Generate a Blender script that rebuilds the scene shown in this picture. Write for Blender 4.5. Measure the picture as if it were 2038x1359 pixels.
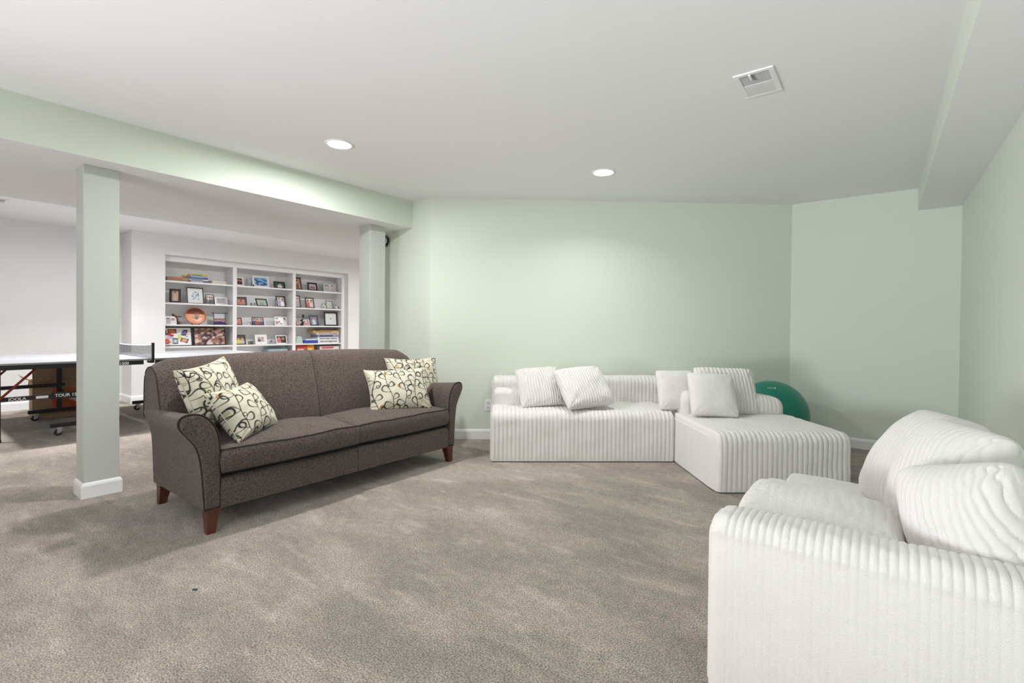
import bpy, bmesh, math, random
import numpy as np
from mathutils import Vector, Matrix
random.seed(7); rng = np.random.default_rng(7)
S = bpy.context.scene
C = S.collection
for o in list(bpy.data.objects): bpy.data.objects.remove(o)

# ------------------------------------------------------------------ camera
cd = bpy.data.cameras.new('camera'); cam = bpy.data.objects.new('camera', cd); C.objects.link(cam)
Rv = Vector((0.7955, 0.60587, 0.009591)); Uv = Vector((-0.014378, 0.00305, 0.999892)); Fv = Vector((-0.605778, 0.795556, -0.011138))
M4 = Matrix((Rv, Uv, -Fv)).transposed().to_4x4(); M4.translation = Vector((0, 0, 1.138)); cam.matrix_world = M4
cd.sensor_width = 36; cd.lens = 965.27 / 2038 * 36; cd.shift_y = -17.05 / 2038; cd.clip_start = 0.05
S.camera = cam

# ------------------------------------------------------------------ world, lights, exposure
S.view_settings.view_transform = 'Standard'; S.view_settings.look = 'None'
S.view_settings.exposure = 0.02; S.view_settings.gamma = 1.0; S.view_settings.use_curve_mapping = False
W = bpy.data.worlds.new('world'); S.world = W; W.use_nodes = True
W.node_tree.nodes['Background'].inputs[0].default_value = (0.9, 0.93, 1, 1); W.node_tree.nodes['Background'].inputs[1].default_value = 0.3

def area(name, loc, power, size, rot=(0, 0, 0), shape='DISK', col=(1, 0.97, 0.93), spread=180):
    l = bpy.data.lights.new(name, 'AREA'); l.shape = shape; l.size = size; l.energy = power; l.color = col; l.spread = math.radians(spread)
    o = bpy.data.objects.new(name, l); o.location = loc; o.rotation_euler = rot; C.objects.link(o); return o
CEIL, CEIL2, ZB, ZS = 2.44, 2.475, 2.166, 2.24
XB, XD, XR, XS = -3.912, -5.708, 0.548, 0.249
MAIN_CANS = [(-3.112, 2.02), (-1.865, 3.688), (-1.75, 0.25), (-3.1, -0.75), (-0.35, 1.35), (-0.4, -1.4), (-1.75, -1.4)]
BACK_CANS = [(-7.15, -0.4), (-7.15, 1.7), (-6.9, 3.7), (-6.9, 5.7)]
COOL = (.98, .987, 1.03)
area('can_light', (*MAIN_CANS[0], CEIL - 0.03), 36, 0.14, col=(1, .99, .985))
area('can_light', (*MAIN_CANS[1], CEIL - 0.012), 8, 0.14, col=(1, .99, .985), spread=140)
for i, (x, y) in enumerate(BACK_CANS):
    area('can_light', (x, y, CEIL2 - 0.012), (30, 28, 18, 14)[i], 0.14, col=(1, 0.995, 0.99), spread=110)
    area('can_light', (x, y, CEIL2 - 0.014), (14, 16, 25, 25)[i], 0.14, col=(1, 0.995, 0.99), spread=170)
# added fill lights, unseen behind the camera, aimed up and across the room
def soft(loc, p, rot, sx, sy, spread=180):
    o = area('fill_light', loc, p, sx, rot=rot, shape='RECTANGLE', col=COOL, spread=spread); o.data.size_y = sy
soft((-3.2, -4.3, .6), 57, (math.radians(112), 0, math.radians(-32)), 1.6, 1.2, 80)
soft((-2.2, -3.3, .5), 31, (math.radians(125), 0, math.radians(-25)), 1.6, 1.2, 90)
soft((-3.2, -2.2, .5), 42, (math.radians(150), 0, math.radians(-45)), 1.6, 1.2)

# ------------------------------------------------------------------ helpers
def link(name, me, mat=None, parent=None):
    o = bpy.data.objects.new(name, me); C.objects.link(o)
    if mat is not None:
        for m in (mat if isinstance(mat, (list, tuple)) else [mat]): me.materials.append(m)
    if parent is not None: o.parent = parent
    return o
def tag(o, label=None, cat=None, group=None, kind=None):
    if label: o['label'] = label
    if cat: o['category'] = cat
    if group: o['group'] = group
    if kind: o['kind'] = kind
    return o
def thing(name, label, cat, loc=(0, 0, 0), rz=0, group=None):
    o = bpy.data.objects.new(name, None); o.empty_display_size = 0.05; C.objects.link(o); o.location = loc; o.rotation_euler = (0, 0, rz)
    return tag(o, label, cat, group)
class MB:
    def __init__(s): s.bm = bmesh.new()
    def box(s, x0, x1, y0, y1, z0, z1, bev=0, mi=0, M=None, seg=2):
        r = bmesh.ops.create_cube(s.bm, size=1)['verts']
        for v in r: v.co = Vector((x0 + (v.co.x + .5) * (x1 - x0), y0 + (v.co.y + .5) * (y1 - y0), z0 + (v.co.z + .5) * (z1 - z0)))
        fs = set(f for v in r for f in v.link_faces)
        if bev > 0:
            es = list(set(e for v in r for e in v.link_edges))
            g = bmesh.ops.bevel(s.bm, geom=es, offset=bev, segments=seg, affect='EDGES', profile=0.5)
            fs = set(g['faces']) | set(f for f in fs if f.is_valid)
            vs = set(v for f in fs for v in f.verts)
        else: vs = set(r)
        for f in fs: f.material_index = mi
        if M is not None:
            for v in vs: v.co = M @ v.co
        return s
    def cyl(s, a, b, r, r2=None, seg=16, mi=0, caps=True):
        a = Vector(a); b = Vector(b); d = b - a; q = d.to_track_quat('Z', 'Y').to_matrix().to_4x4()
        g = bmesh.ops.create_cone(s.bm, cap_ends=caps, segments=seg, radius1=r, radius2=r if r2 is None else r2, depth=d.length, matrix=Matrix.Translation((a + b) / 2) @ q)
        for v in g['verts']:
            for f in v.link_faces: f.material_index = mi
        return s
    def sph(s, c, r, sc=(1, 1, 1), seg=16, mi=0, M=None):
        g = bmesh.ops.create_uvsphere(s.bm, u_segments=seg, v_segments=max(6, seg // 2), radius=r)
        for v in g['verts']:
            v.co = Vector((v.co.x * sc[0], v.co.y * sc[1], v.co.z * sc[2]))
            if M is not None: v.co = M @ v.co
            v.co += Vector(c)
            for f in v.link_faces: f.material_index = mi
        return s
    def prism(s, pts, fa, fb, mi=0):
        """polygon pts extruded between maps fa(p) and fb(p) -> 3d"""
        A = [s.bm.verts.new(fa(p)) for p in pts]; B = [s.bm.verts.new(fb(p)) for p in pts]
        n = len(pts); F = [s.bm.faces.new(A), s.bm.faces.new(B[::-1])]
        for i in range(n): F.append(s.bm.faces.new((A[i], B[i], B[(i + 1) % n], A[(i + 1) % n])))
        for f in F: f.material_index = mi
        bmesh.ops.recalc_face_normals(s.bm, faces=F)
        return s
    def tube(s, pts, r, seg=8, closed=False, mi=0):
        pts = [Vector(p) for p in pts]; n = len(pts); rings = []
        for i, p in enumerate(pts):
            a = pts[(i - 1) % n] if (closed or i > 0) else p; b = pts[(i + 1) % n] if (closed or i < n - 1) else p
            t = (b - a).normalized(); up = Vector((0, 0, 1)) if abs(t.z) < .9 else Vector((1, 0, 0))
            x = t.cross(up).normalized(); y = x.cross(t)
            rings.append([s.bm.verts.new(p + (x * math.cos(k * 2 * math.pi / seg) + y * math.sin(k * 2 * math.pi / seg)) * r) for k in range(seg)])
        for i in range(n if closed else n - 1):
            for k in range(seg):
                f = s.bm.faces.new((rings[i][k], rings[i][(k + 1) % seg], rings[(i + 1) % n][(k + 1) % seg], rings[(i + 1) % n][k])); f.material_index = mi
        if not closed:
            s.bm.faces.new(rings[0][::-1]); s.bm.faces.new(rings[-1])
        return s
    def build(s, name, mat, parent=None, smooth=False, autosmooth=None):
        me = bpy.data.meshes.new(name); s.bm.normal_update(); s.bm.to_mesh(me); s.bm.free()
        if smooth:
            me.shade_smooth()
            if autosmooth: me.set_sharp_from_angle(angle=math.radians(autosmooth))
        return link(name, me, mat, parent)
def gridmesh(name, V, quads, mat, parent=None, col=None, smooth=True):
    me = bpy.data.meshes.new(name); V = np.asarray(V, np.float32).reshape(-1, 3); Q = np.asarray(quads, np.int32)
    me.vertices.add(len(V)); me.vertices.foreach_set('co', V.ravel())
    me.loops.add(Q.size); me.loops.foreach_set('vertex_index', Q.ravel())
    me.polygons.add(len(Q)); me.polygons.foreach_set('loop_start', np.arange(0, Q.size, 4, dtype=np.int32))
    try: me.polygons.foreach_set('loop_total', np.full(len(Q), 4, np.int32))
    except Exception: pass
    me.update(calc_edges=True); me.validate()
    if col is not None:
        a = me.color_attributes.new('paint', 'FLOAT_COLOR', 'POINT'); c = np.ones((len(V), 4), np.float32); c[:, :3] = col; a.data.foreach_set('color', c.ravel())
    if smooth: me.shade_smooth()
    return link(name, me, mat, parent)
def gq(nu, nv, off=0, flip=False, wrap=False):
    i, j = np.meshgrid(np.arange(nu - 1), np.arange(nv if wrap else nv - 1), indexing='ij'); i = i.ravel(); j = j.ravel(); j2 = (j + 1) % nv
    q = np.stack([i * nv + j, (i + 1) * nv + j, (i + 1) * nv + j2, i * nv + j2], 1) + off
    return q[:, ::-1] if flip else q
def lin(c): return tuple(((v / 255) / 12.92 if v / 255 <= .04045 else ((v / 255 + .055) / 1.055) ** 2.4) for v in c)
def noise2(x, y, s, seed=0, oct=3):
    r = np.random.default_rng(seed); out = 0; amp = 1
    for k in range(oct):
        for _ in range(4):
            a = r.uniform(0, 2 * np.pi); f = s * (2 ** k) * r.uniform(.7, 1.3); out = out + amp * .35 * np.sin(2 * np.pi * f * (x * np.cos(a) + y * np.sin(a)) + r.uniform(0, 6.28))
        amp *= .55
    return out

def mat(name, col, rough=.6, bump=0, bscale=200, metal=0, vary=0, vscale=8, sheen=0, spec=.5, emit=0, vc=False, col2=None, bdist=.002, coat=0):
    m = bpy.data.materials.new(name); m.use_nodes = True; nt = m.node_tree; b = nt.nodes['Principled BSDF']
    b.inputs['Base Color'].default_value = (*col, 1); b.inputs['Roughness'].default_value = rough; b.inputs['Metallic'].default_value = metal
    b.inputs['Specular IOR Level'].default_value = spec
    if sheen: b.inputs['Sheen Weight'].default_value = sheen; b.inputs['Sheen Roughness'].default_value = .6
    if coat: b.inputs['Coat Weight'].default_value = coat
    tc = nt.nodes.new('ShaderNodeTexCoord'); src = None
    if vc:
        a = nt.nodes.new('ShaderNodeVertexColor'); a.layer_name = 'paint'; nt.links.new(a.outputs[0], b.inputs['Base Color']); src = a.outputs[0]
    if vary:
        n = nt.nodes.new('ShaderNodeTexNoise'); n.inputs['Scale'].default_value = vscale; n.inputs['Detail'].default_value = 4
        nt.links.new(tc.outputs['Object'], n.inputs['Vector'])
        r = nt.nodes.new('ShaderNodeValToRGB'); r.color_ramp.elements[0].position = .3; r.color_ramp.elements[1].position = .7
        c2 = col2 if col2 else tuple(v * (1 - vary) for v in col); r.color_ramp.elements[0].color = (*c2, 1)
        r.color_ramp.elements[1].color = (*(tuple(min(1, v * (1 + vary * .5)) for v in col) if not col2 else col), 1)
        nt.links.new(n.outputs['Fac'], r.inputs[0]); nt.links.new(r.outputs[0], b.inputs['Base Color'])
    if bump:
        n = nt.nodes.new('ShaderNodeTexNoise'); n.inputs['Scale'].default_value = bscale; n.inputs['Detail'].default_value = 3
        nt.links.new(tc.outputs['Object'], n.inputs['Vector'])
        bp = nt.nodes.new('ShaderNodeBump'); bp.inputs['Strength'].default_value = bump; bp.inputs['Distance'].default_value = bdist
        nt.links.new(n.outputs['Fac'], bp.inputs['Height']); nt.links.new(bp.outputs[0], b.inputs['Normal'])
    if emit: b.inputs['Emission Color'].default_value = (*col, 1); b.inputs['Emission Strength'].default_value = emit
    return m

GREEN = mat('green_paint', (0.715, 0.783, 0.69), .55, bump=.05, bscale=350, spec=.3)
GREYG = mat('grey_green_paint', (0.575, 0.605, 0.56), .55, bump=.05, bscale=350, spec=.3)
CEILM = mat('ceiling_paint', (0.885, 0.885, 0.885), .75, bump=.06, bscale=300, spec=.2)
WHITEW = mat('white_wall_paint', (0.86, 0.86, 0.86), .6, bump=.04, bscale=350, spec=.3)
TRIMW = mat('white_gloss_trim', (0.90, 0.90, 0.90), .35, spec=.5)
BLACK = mat('black_metal', (0.012, 0.012, 0.014), .4)
BLACKP = mat('black_plastic', (0.02, 0.02, 0.022), .5)
SILVER = mat('silver_metal', (0.6, 0.6, 0.6), .3, metal=1)
REDM = mat('red_metal', (0.25, 0.02, 0.015), .4)

def carpet():
    m = bpy.data.materials.new('beige_carpet'); m.use_nodes = True; nt = m.node_tree; b = nt.nodes['Principled BSDF']; N = nt.nodes.new; L = nt.links.new
    b.inputs['Roughness'].default_value = .95; b.inputs['Specular IOR Level'].default_value = .1; b.inputs['Sheen Weight'].default_value = .15
    tc = N('ShaderNodeTexCoord')
    def noise(scale, det, rough=.6, mp=None):
        n = N('ShaderNodeTexNoise'); n.inputs['Scale'].default_value = scale; n.inputs['Detail'].default_value = det; n.inputs['Roughness'].default_value = rough
        if mp: k = N('ShaderNodeMapping'); k.inputs['Scale'].default_value = mp[0]; k.inputs['Rotation'].default_value = mp[1]; L(tc.outputs['Object'], k.inputs[0]); L(k.outputs[0], n.inputs['Vector'])
        else: L(tc.outputs['Object'], n.inputs['Vector'])
        return n
    def ramp(src, p0, p1, c0, c1):
        r = N('ShaderNodeValToRGB'); r.color_ramp.elements[0].position = p0; r.color_ramp.elements[1].position = p1; r.color_ramp.elements[0].color = (*c0, 1); r.color_ramp.elements[1].color = (*c1, 1); L(src, r.inputs[0]); return r
    fine = noise(170, 3, .75); mid = noise(22, 5, .65); big = noise(1.6, 4, .55, ((1, 2.0, 1), (0, 0, .6))); swipe = noise(3.2, 3, .5, ((1, 3.2, 1), (0, 0, -.9)))
    base = ramp(fine.outputs['Fac'], .37, .63, (.145, .115, .092), (.68, .60, .53))
    r2 = ramp(mid.outputs['Fac'], .35, .65, (.86, .86, .86), (1.08, 1.08, 1.08))
    r3 = ramp(big.outputs['Fac'], .42, .6, (.82, .82, .82), (1.1, 1.1, 1.1))
    r4 = ramp(swipe.outputs['Fac'], .57, .66, (1, 1, 1), (1.2, 1.21, 1.22))
    cur = base.outputs[0]
    for r in (r2, r3, r4):
        mx = N('ShaderNodeMix'); mx.data_type = 'RGBA'; mx.blend_type = 'MULTIPLY'; mx.inputs[0].default_value = 1; L(cur, mx.inputs[6]); L(r.outputs[0], mx.inputs[7]); cur = mx.outputs[2]
    L(cur, b.inputs['Base Color'])
    bp = N('ShaderNodeBump'); bp.inputs['Strength'].default_value = .8; bp.inputs['Distance'].default_value = .006; L(fine.outputs['Fac'], bp.inputs['Height'])
    bp2 = N('ShaderNodeBump'); bp2.inputs['Strength'].default_value = .5; bp2.inputs['Distance'].default_value = .02; L(mid.outputs['Fac'], bp2.inputs['Height']); L(bp.outputs[0], bp2.inputs['Normal']); L(bp2.outputs[0], b.inputs['Normal'])
    return m
CARPET = carpet()

# ------------------------------------------------------------------ the room shell
YF, YBK = -5.0, 7.0
A = Vector((-3.645, 3.408)); B = Vector((-0.753, 5.7607)); U2 = (B - A).normalized(); N2 = Vector((U2.y, -U2.x)); RZ = math.atan2(U2.y, U2.x)
def on(u, n, z=0): p = A + U2 * u + N2 * n; return Vector((p.x, p.y, z))
def struct(mb, name, m, label=None, parent=None):
    o = mb.build(name, m, parent)
    if parent is None: o['kind'] = 'structure'
    if label: o['label'] = label
    return o
struct(MB().box(-9.1, 0.7, YF - .1, YBK + .1, -.1, 0), 'floor', CARPET, 'beige cut-pile carpet over the whole room')
struct(MB().box(XB - .02, XR + .1, YF - .1, 6.2, CEIL, CEIL + .1), 'ceiling', CEILM, 'flat light grey ceiling over the sofas')
struct(MB().box(-9.1, XD + .02, YF - .1, YBK + .1, CEIL2, CEIL2 + .1), 'ceiling.001', CEILM, 'white ceiling in front of the bookcase wall')
b = MB().box(XD, XB, YF, 3.408, ZB, CEIL2 + .1); b.box(XD, -4.4, 3.408, YBK, ZB, CEIL2 + .1)
for f in b.bm.faces:
    if f.normal.x > .5 and f.calc_center_median().x > -4: f.material_index = 1
struct(b, 'trim_1', [CEILM, GREEN], 'dropped ceiling beam with pale green face and grey underside')
b = MB().box(XS, XR, YF, B.y, ZS, CEIL)
b.bm.normal_update()
for f in b.bm.faces:
    if f.normal.x < -.5: f.material_index = 1
struct(b, 'trim_2', [CEILM, GREEN], 'boxed soffit with pale green side along the right wall')
struct(MB().box(XR, XR + .1, YF, 6.0, 0, CEIL), 'wall_right', GREEN, 'pale green wall on the right')
struct(MB().box(B.x, XR + .1, B.y, B.y + .12, 0, CEIL), 'wall_back_right', GREEN, 'pale green wall behind the exercise ball')
b = MB(); b.prism([A, B, B + Vector((0, .12)), A - N2 * .12], lambda p: Vector((p.x, p.y, 0)), lambda p: Vector((p.x, p.y, CEIL)))
struct(b, 'wall_back', GREEN, 'wide angled pale green wall behind the white sectional')
struct(MB().box(-4.4, A.x, A.y, A.y + .12, 0, CEIL), 'wall_back_left', GREEN, 'short pale green wall at the end of the beam')
struct(MB().box(-4.4, -4.3, A.y + .12, YBK, 0, ZB), 'wall_inner', WHITEW, 'white side of the wall behind the far column')
struct(MB().box(-9.1, XR + .1, YF - .1, YF, 0, CEIL2), 'wall_front', GREEN, 'pale green wall behind the camera')
struct(MB().box(-9.1, -4.3, YBK, YBK + .1, 0, CEIL2), 'wall_far', WHITEW, 'white end wall beyond the bookcase')
struct(MB().box(-9.1, -8.93, YF, 2.209, 0, CEIL2), 'wall_far_left', WHITEW, 'white wall behind the table tennis table')
XK = -8.485; K0, NY0, NY1, NZ = 2.209, 2.616, 5.731, 2.18
b = MB().box(-9.1, XK, K0, NY0, 0, CEIL2).box(-9.1, XK, NY1, YBK, 0, CEIL2).box(-9.1, XK, NY0, NY1, NZ, CEIL2).box(-9.1, -8.95, NY0, NY1, 0, NZ)
struct(b, 'wall_left', WHITEW, 'white wall with the bookcase recess')

def baseboard(name, pts, label, zh=.1, parent=None):
    """skirting along the polyline pts (room side to the right of travel)"""
    mb = MB(); prof = [(0, 0), (.014, 0), (.014, zh - .022), (.010, zh - .010), (.006, zh - .004), (0, zh)]
    P = [Vector(p) for p in pts]; n = len(P); rings = []
    for i in range(n):
        d1 = (P[i] - P[i - 1]).normalized() if i > 0 else None; d2 = (P[i + 1] - P[i]).normalized() if i < n - 1 else None
        n1 = Vector((d1.y, -d1.x)) if d1 else None; n2 = Vector((d2.y, -d2.x)) if d2 else None
        if n1 and n2: k = (n1 + n2); k = k / max(.2, k.dot(n1)); off = k
        else: off = n1 or n2
        rings.append([mb.bm.verts.new((P[i].x + off.x * a, P[i].y + off.y * a, z)) for a, z in prof])
    for i in range(n - 1):
        for k in range(len(prof) - 1): mb.bm.faces.new((rings[i][k], rings[i + 1][k], rings[i + 1][k + 1], rings[i][k + 1]))
    mb.bm.faces.new(rings[0]); mb.bm.faces.new(rings[-1][::-1])
    bmesh.ops.recalc_face_normals(mb.bm, faces=mb.bm.faces)
    o = mb.build(name, TRIMW, parent)
    if parent is None: o['kind'] = 'structure'
    if label: o['label'] = label
    return o
baseboard('baseboard_back', [(-4.4, 3.408), (A.x, A.y), (B.x, B.y), (XR, B.y), (XR, YF)], 'white baseboard along the green walls')
baseboard('baseboard_left', [(-8.93, YF), (-8.93, K0), (XK, K0), (XK, NY0)], 'white baseboard along the white walls', .11)
def column(y0, y1, label):
    x0, x1 = -4.285, -4.105
    o = struct(MB().box(x0, x1, y0, y1, 0, ZB, bev=.003, seg=1), 'column', GREYG, label)
    baseboard('column_base', [(x0, y0), (x0, y1), (x1, y1), (x1, y0), (x0, y0)][::-1], None, .1, o)
    o.children[0]['label'] = 'white moulded base around the column'
    return o
column(0.815, 1.003, 'square pale green column left of the brown sofa')
column(3.021, 3.209, 'square pale green column behind the right end of the brown sofa')

# ------------------------------------------------------------------ recessed lights, vents, outlet
EMIT = mat('lamp_lens', (1, 1, 1), .5, emit=14)
def can(x, y, z, label, first=[None]):
    if first[0] is None:
        t = thing('recessed_light', label, 'ceiling light', (x, y, z), 0, 'recessed ceiling lights')
        b = MB(); n = 40
        prof = [(.098, 0), (.098, -.004), (.092, -.007), (.082, -.006), (.078, -.001), (.076, .0)]
        R = [[b.bm.verts.new((r * math.cos(k * 2 * math.pi / n), r * math.sin(k * 2 * math.pi / n), zz)) for k in range(n)] for r, zz in prof]
        for i in range(len(prof) - 1):
            for k in range(n): b.bm.faces.new((R[i][k], R[i][(k + 1) % n], R[i + 1][(k + 1) % n], R[i + 1][k]))
        b.build('trim_ring', TRIMW, t, True)
        MB().cyl((0, 0, -.003), (0, 0, 0), .078, seg=40).build('lens', EMIT, t)
        first[0] = t; return t
    s = first[0]; t = s.copy(); C.objects.link(t); t.location = (x, y, z); t['label'] = label
    for ch in list(s.children):
        c = ch.copy(); C.objects.link(c); c.parent = t
    return t
can(*MAIN_CANS[0], CEIL, 'round recessed ceiling light above the brown sofa')
can(*MAIN_CANS[1], CEIL, 'round recessed ceiling light nearer the white sectional')
for (x, y), w_ in zip(BACK_CANS, ('in front of the table tennis table', 'above the table tennis table', 'above the left bay of the bookcase', 'above the right bay of the bookcase')): can(x, y, CEIL2, 'round recessed ceiling light of the far room, ' + w_)

def register(name, x0, x1, y0, y1, z, label, lever=True, axis='y'):
    t = thing(name, label, 'vent', ((x0 + x1) / 2, (y0 + y1) / 2, z)); hx, hy = (x1 - x0) / 2, (y1 - y0) / 2
    b = MB(); m = .026
    b.box(-hx, hx, -hy, -hy + m, -.008, 0, .003).box(-hx, hx, hy - m, hy, -.008, 0, .003).box(-hx, -hx + m, -hy + m, hy - m, -.008, 0, .003).box(hx - m, hx, -hy + m, hy - m, -.008, 0, .003).box(-hx + m, hx - m, -.004, .004, -.006, 0)
    b.build('frame', TRIMW, t)
    MB().box(-hx + m, hx - m, -hy + m, hy - m, -.001, 0).build('backing', mat('vent_dark', (.035, .035, .033), .8), t)
    for sgn in (-1, 1):
        b = MB(); n = 10; L0, L1 = (.004, hy - m)
        for k in range(n):
            yc = sgn * (L0 + (k + .5) / n * (L1 - L0)); a = math.radians(38 * (1 if sgn < 0 else 1))
            M = Matrix.Translation((0, yc, -.0035)) @ Matrix.Rotation(-a if sgn > 0 else -a * 1.1, 4, 'X')
            b.box(-hx + m, hx - m, -.0018 if sgn < 0 else -.0062, .0018 if sgn < 0 else .0062, -.0004, .0004, M=M)
        b.build('louvers', mat('vent_louver', (.6, .6, .58), .5), t)['kind'] = 'stuff'
    if lever: MB().box(-.022, -.012, -hy + .012, -hy + .068, -.018, -.008, .002).build('lever', TRIMW, t)
register('ceiling_vent', -.629, -.441, 2.675, 2.975, CEIL, 'white ceiling register with dark louvers at upper right')
register('ceiling_vent', -7.78, -7.56, .56, .89, CEIL2, 'white ceiling register in the far room at the left edge', False)

def wallthing(name, u, z, label, cat):
    p = on(u, 0, z); return thing(name, label, cat, p, RZ)      # local -y faces the room
t = wallthing('electrical_outlet', .60, .345, 'white duplex outlet on the green wall left of the sectional', 'outlet')
MB().box(-.036, .036, -.006, 0, -.058, .058, .003).build('cover_plate', TRIMW, t)
for dz in (-.024, .024):
    s = MB().box(-.016, .016, -.0085, -.005, dz - .015, dz + .015, .004).build('socket', mat('outlet_face', (.78, .78, .76), .4), t)
    b = MB(); b.box(-.008, -.005, -.0092, -.008, dz - .003, dz + .007).box(.005, .008, -.0092, -.008, dz - .003, dz + .006).cyl((0, -.0092, dz - .008), (0, -.008, dz - .008), .0025, seg=8)
    b.build('slot', BLACK, s)
t = thing('wall_speaker', 'small round black-rimmed wall fixture partly hidden by the far column', 'wall fixture', (-4.345, 3.408, 2.073))
b = MB(); b.tube([(.055 * math.cos(a), -.012, .055 * math.sin(a)) for a in np.linspace(0, 2 * math.pi, 33)[:-1]], .007, closed=True); b.build('rim', BLACK, t, True)
b = MB(); b.tube([(.038 * math.cos(a), -.014, .038 * math.sin(a)) for a in np.linspace(0, 2 * math.pi, 33)[:-1]], .005, closed=True); b.build('inner_ring', BLACK, t, True)
MB().cyl((0, 0, 0), (0, -.01, 0), .055, seg=32).build('face', SILVER, t)

# ------------------------------------------------------------------ plush ribbed furniture
PLUSH = mat('white_plush', (0.785, 0.768, 0.738), .9, bump=.5, bscale=260, sheen=.1, bdist=.004, spec=.15)
PLUSH2 = mat('white_sherpa', (0.79, 0.775, 0.75), .95, bump=.7, bscale=130, sheen=.1, bdist=.006, spec=.1)
def rib(s, p): f = (s / p) % 1.0; return np.sqrt(np.clip(1 - (2 * f - 1) ** 2, 0, 1))
def plush_block(name, parent, L, D, H, r=.06, re=.04, p=.036, amp=.008, capamp=None, zoff=0, top=None, capp=None, step=8, facemul=1.0, seed=1, mat_=None, wob=.003, puff=0):
    """block: x in 0..L (ribs repeat along x), y 0 (front, towards -y) .. D, z 0..H. ribs run up the front and over the top."""
    nu = max(30, int(L / p * step)); us = np.linspace(0, L, nu)
    ends = np.concatenate([re * (1 - np.cos(np.linspace(0, np.pi / 2, 9)))[:-1] * 1.0]); us = np.unique(np.concatenate([ends, us[(us > re) & (us < L - re)], L - ends]))
    na, nside, ntop = 10, max(14, int(H / .02)), max(20, int(D / .02))
    rows = []
    for u in us:
        d = min(u, L - u); ins = re - math.sqrt(max(0, re * re - (re - min(d, re)) ** 2))
        y0, y1, h = ins, D - ins, H - ins; rr = max(.012, r - ins * .3)
        side = np.linspace(0, h - rr, nside); ang = np.linspace(0, np.pi / 2, na + 2)[1:-1]; tp = np.linspace(y0 + rr, y1 - rr, ntop)
        Y = np.concatenate([np.full(nside, y0), y0 + rr - rr * np.cos(ang), tp, y1 - rr + rr * np.sin(ang), np.full(nside, y1)])
        Zz = np.concatenate([side, h - rr + rr * np.sin(ang), np.full(ntop, h), h - rr + rr * np.cos(ang), side[::-1]])
        NY = np.concatenate([np.full(nside, -1.), -np.cos(ang), np.zeros(ntop), np.sin(ang), np.ones(nside)])
        NZ_ = np.concatenate([np.zeros(nside), np.sin(ang), np.ones(ntop), np.cos(ang), np.zeros(nside)])
        if puff:
            f = np.sin(np.clip(Zz / H, 0, 1) * np.pi) * math.sin(math.pi * min(max(u / L, 0), 1)) ** .5 * puff
            Y = Y + NY * f
            Zz = Zz + NZ_ * puff * .6 * np.sin(np.clip(Y / D, 0, 1) * np.pi) * math.sin(math.pi * u / L) ** .5
        if top is not None:
            k = Zz / H; Zz = Zz + k * top(u, Y)
        w = wob * (noise2(np.full_like(Y, u), Y + Zz, 3.5, seed, 3))
        mul = np.where(NZ_ > .1, 1.0, facemul)
        off = (amp * rib(u, p) * mul + w) if ins < re * .7 else w * .3
        off = off * np.clip(Zz / .03, .25, 1)
        rows.append(np.stack([np.full_like(Y, u), Y + NY * off, np.maximum(Zz + NZ_ * off, 0)], 1))
    rows = np.array(rows); nr, nc = rows.shape[:2]
    V = rows.reshape(-1, 3); Q = [gq(nr, nc)]
    # end caps
    half = nside + na
    ca = amp * .4 if capamp is None else capamp; cp = capp or p
    for e, sgn in ((0, -1), (nr - 1, 1)):
        a = rows[e][:half + 1]; c = rows[e][::-1][:half + 1]; m = max(12, int(D / cp * 8)); tt = np.linspace(0, 1, m)
        G = a[:, None, :] * (1 - tt)[None, :, None] + c[:, None, :] * tt[None, :, None]
        edge = np.minimum(1, np.minimum(tt, 1 - tt) * 14)[None, :]
        G[:, :, 0] += sgn * (ca * rib(G[:, :, 1], cp) + .006 * 1) * edge * np.minimum(1, (np.arange(half + 1)[::-1] / 4))[:, None]
        Q.append(gq(half + 1, m, len(V), flip=(sgn < 0))); V = np.concatenate([V, G.reshape(-1, 3)])
    V = V + np.array([0, 0, zoff])
    return gridmesh(name, V, np.concatenate(Q)[:, ::-1], mat_ or PLUSH, parent)

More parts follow.
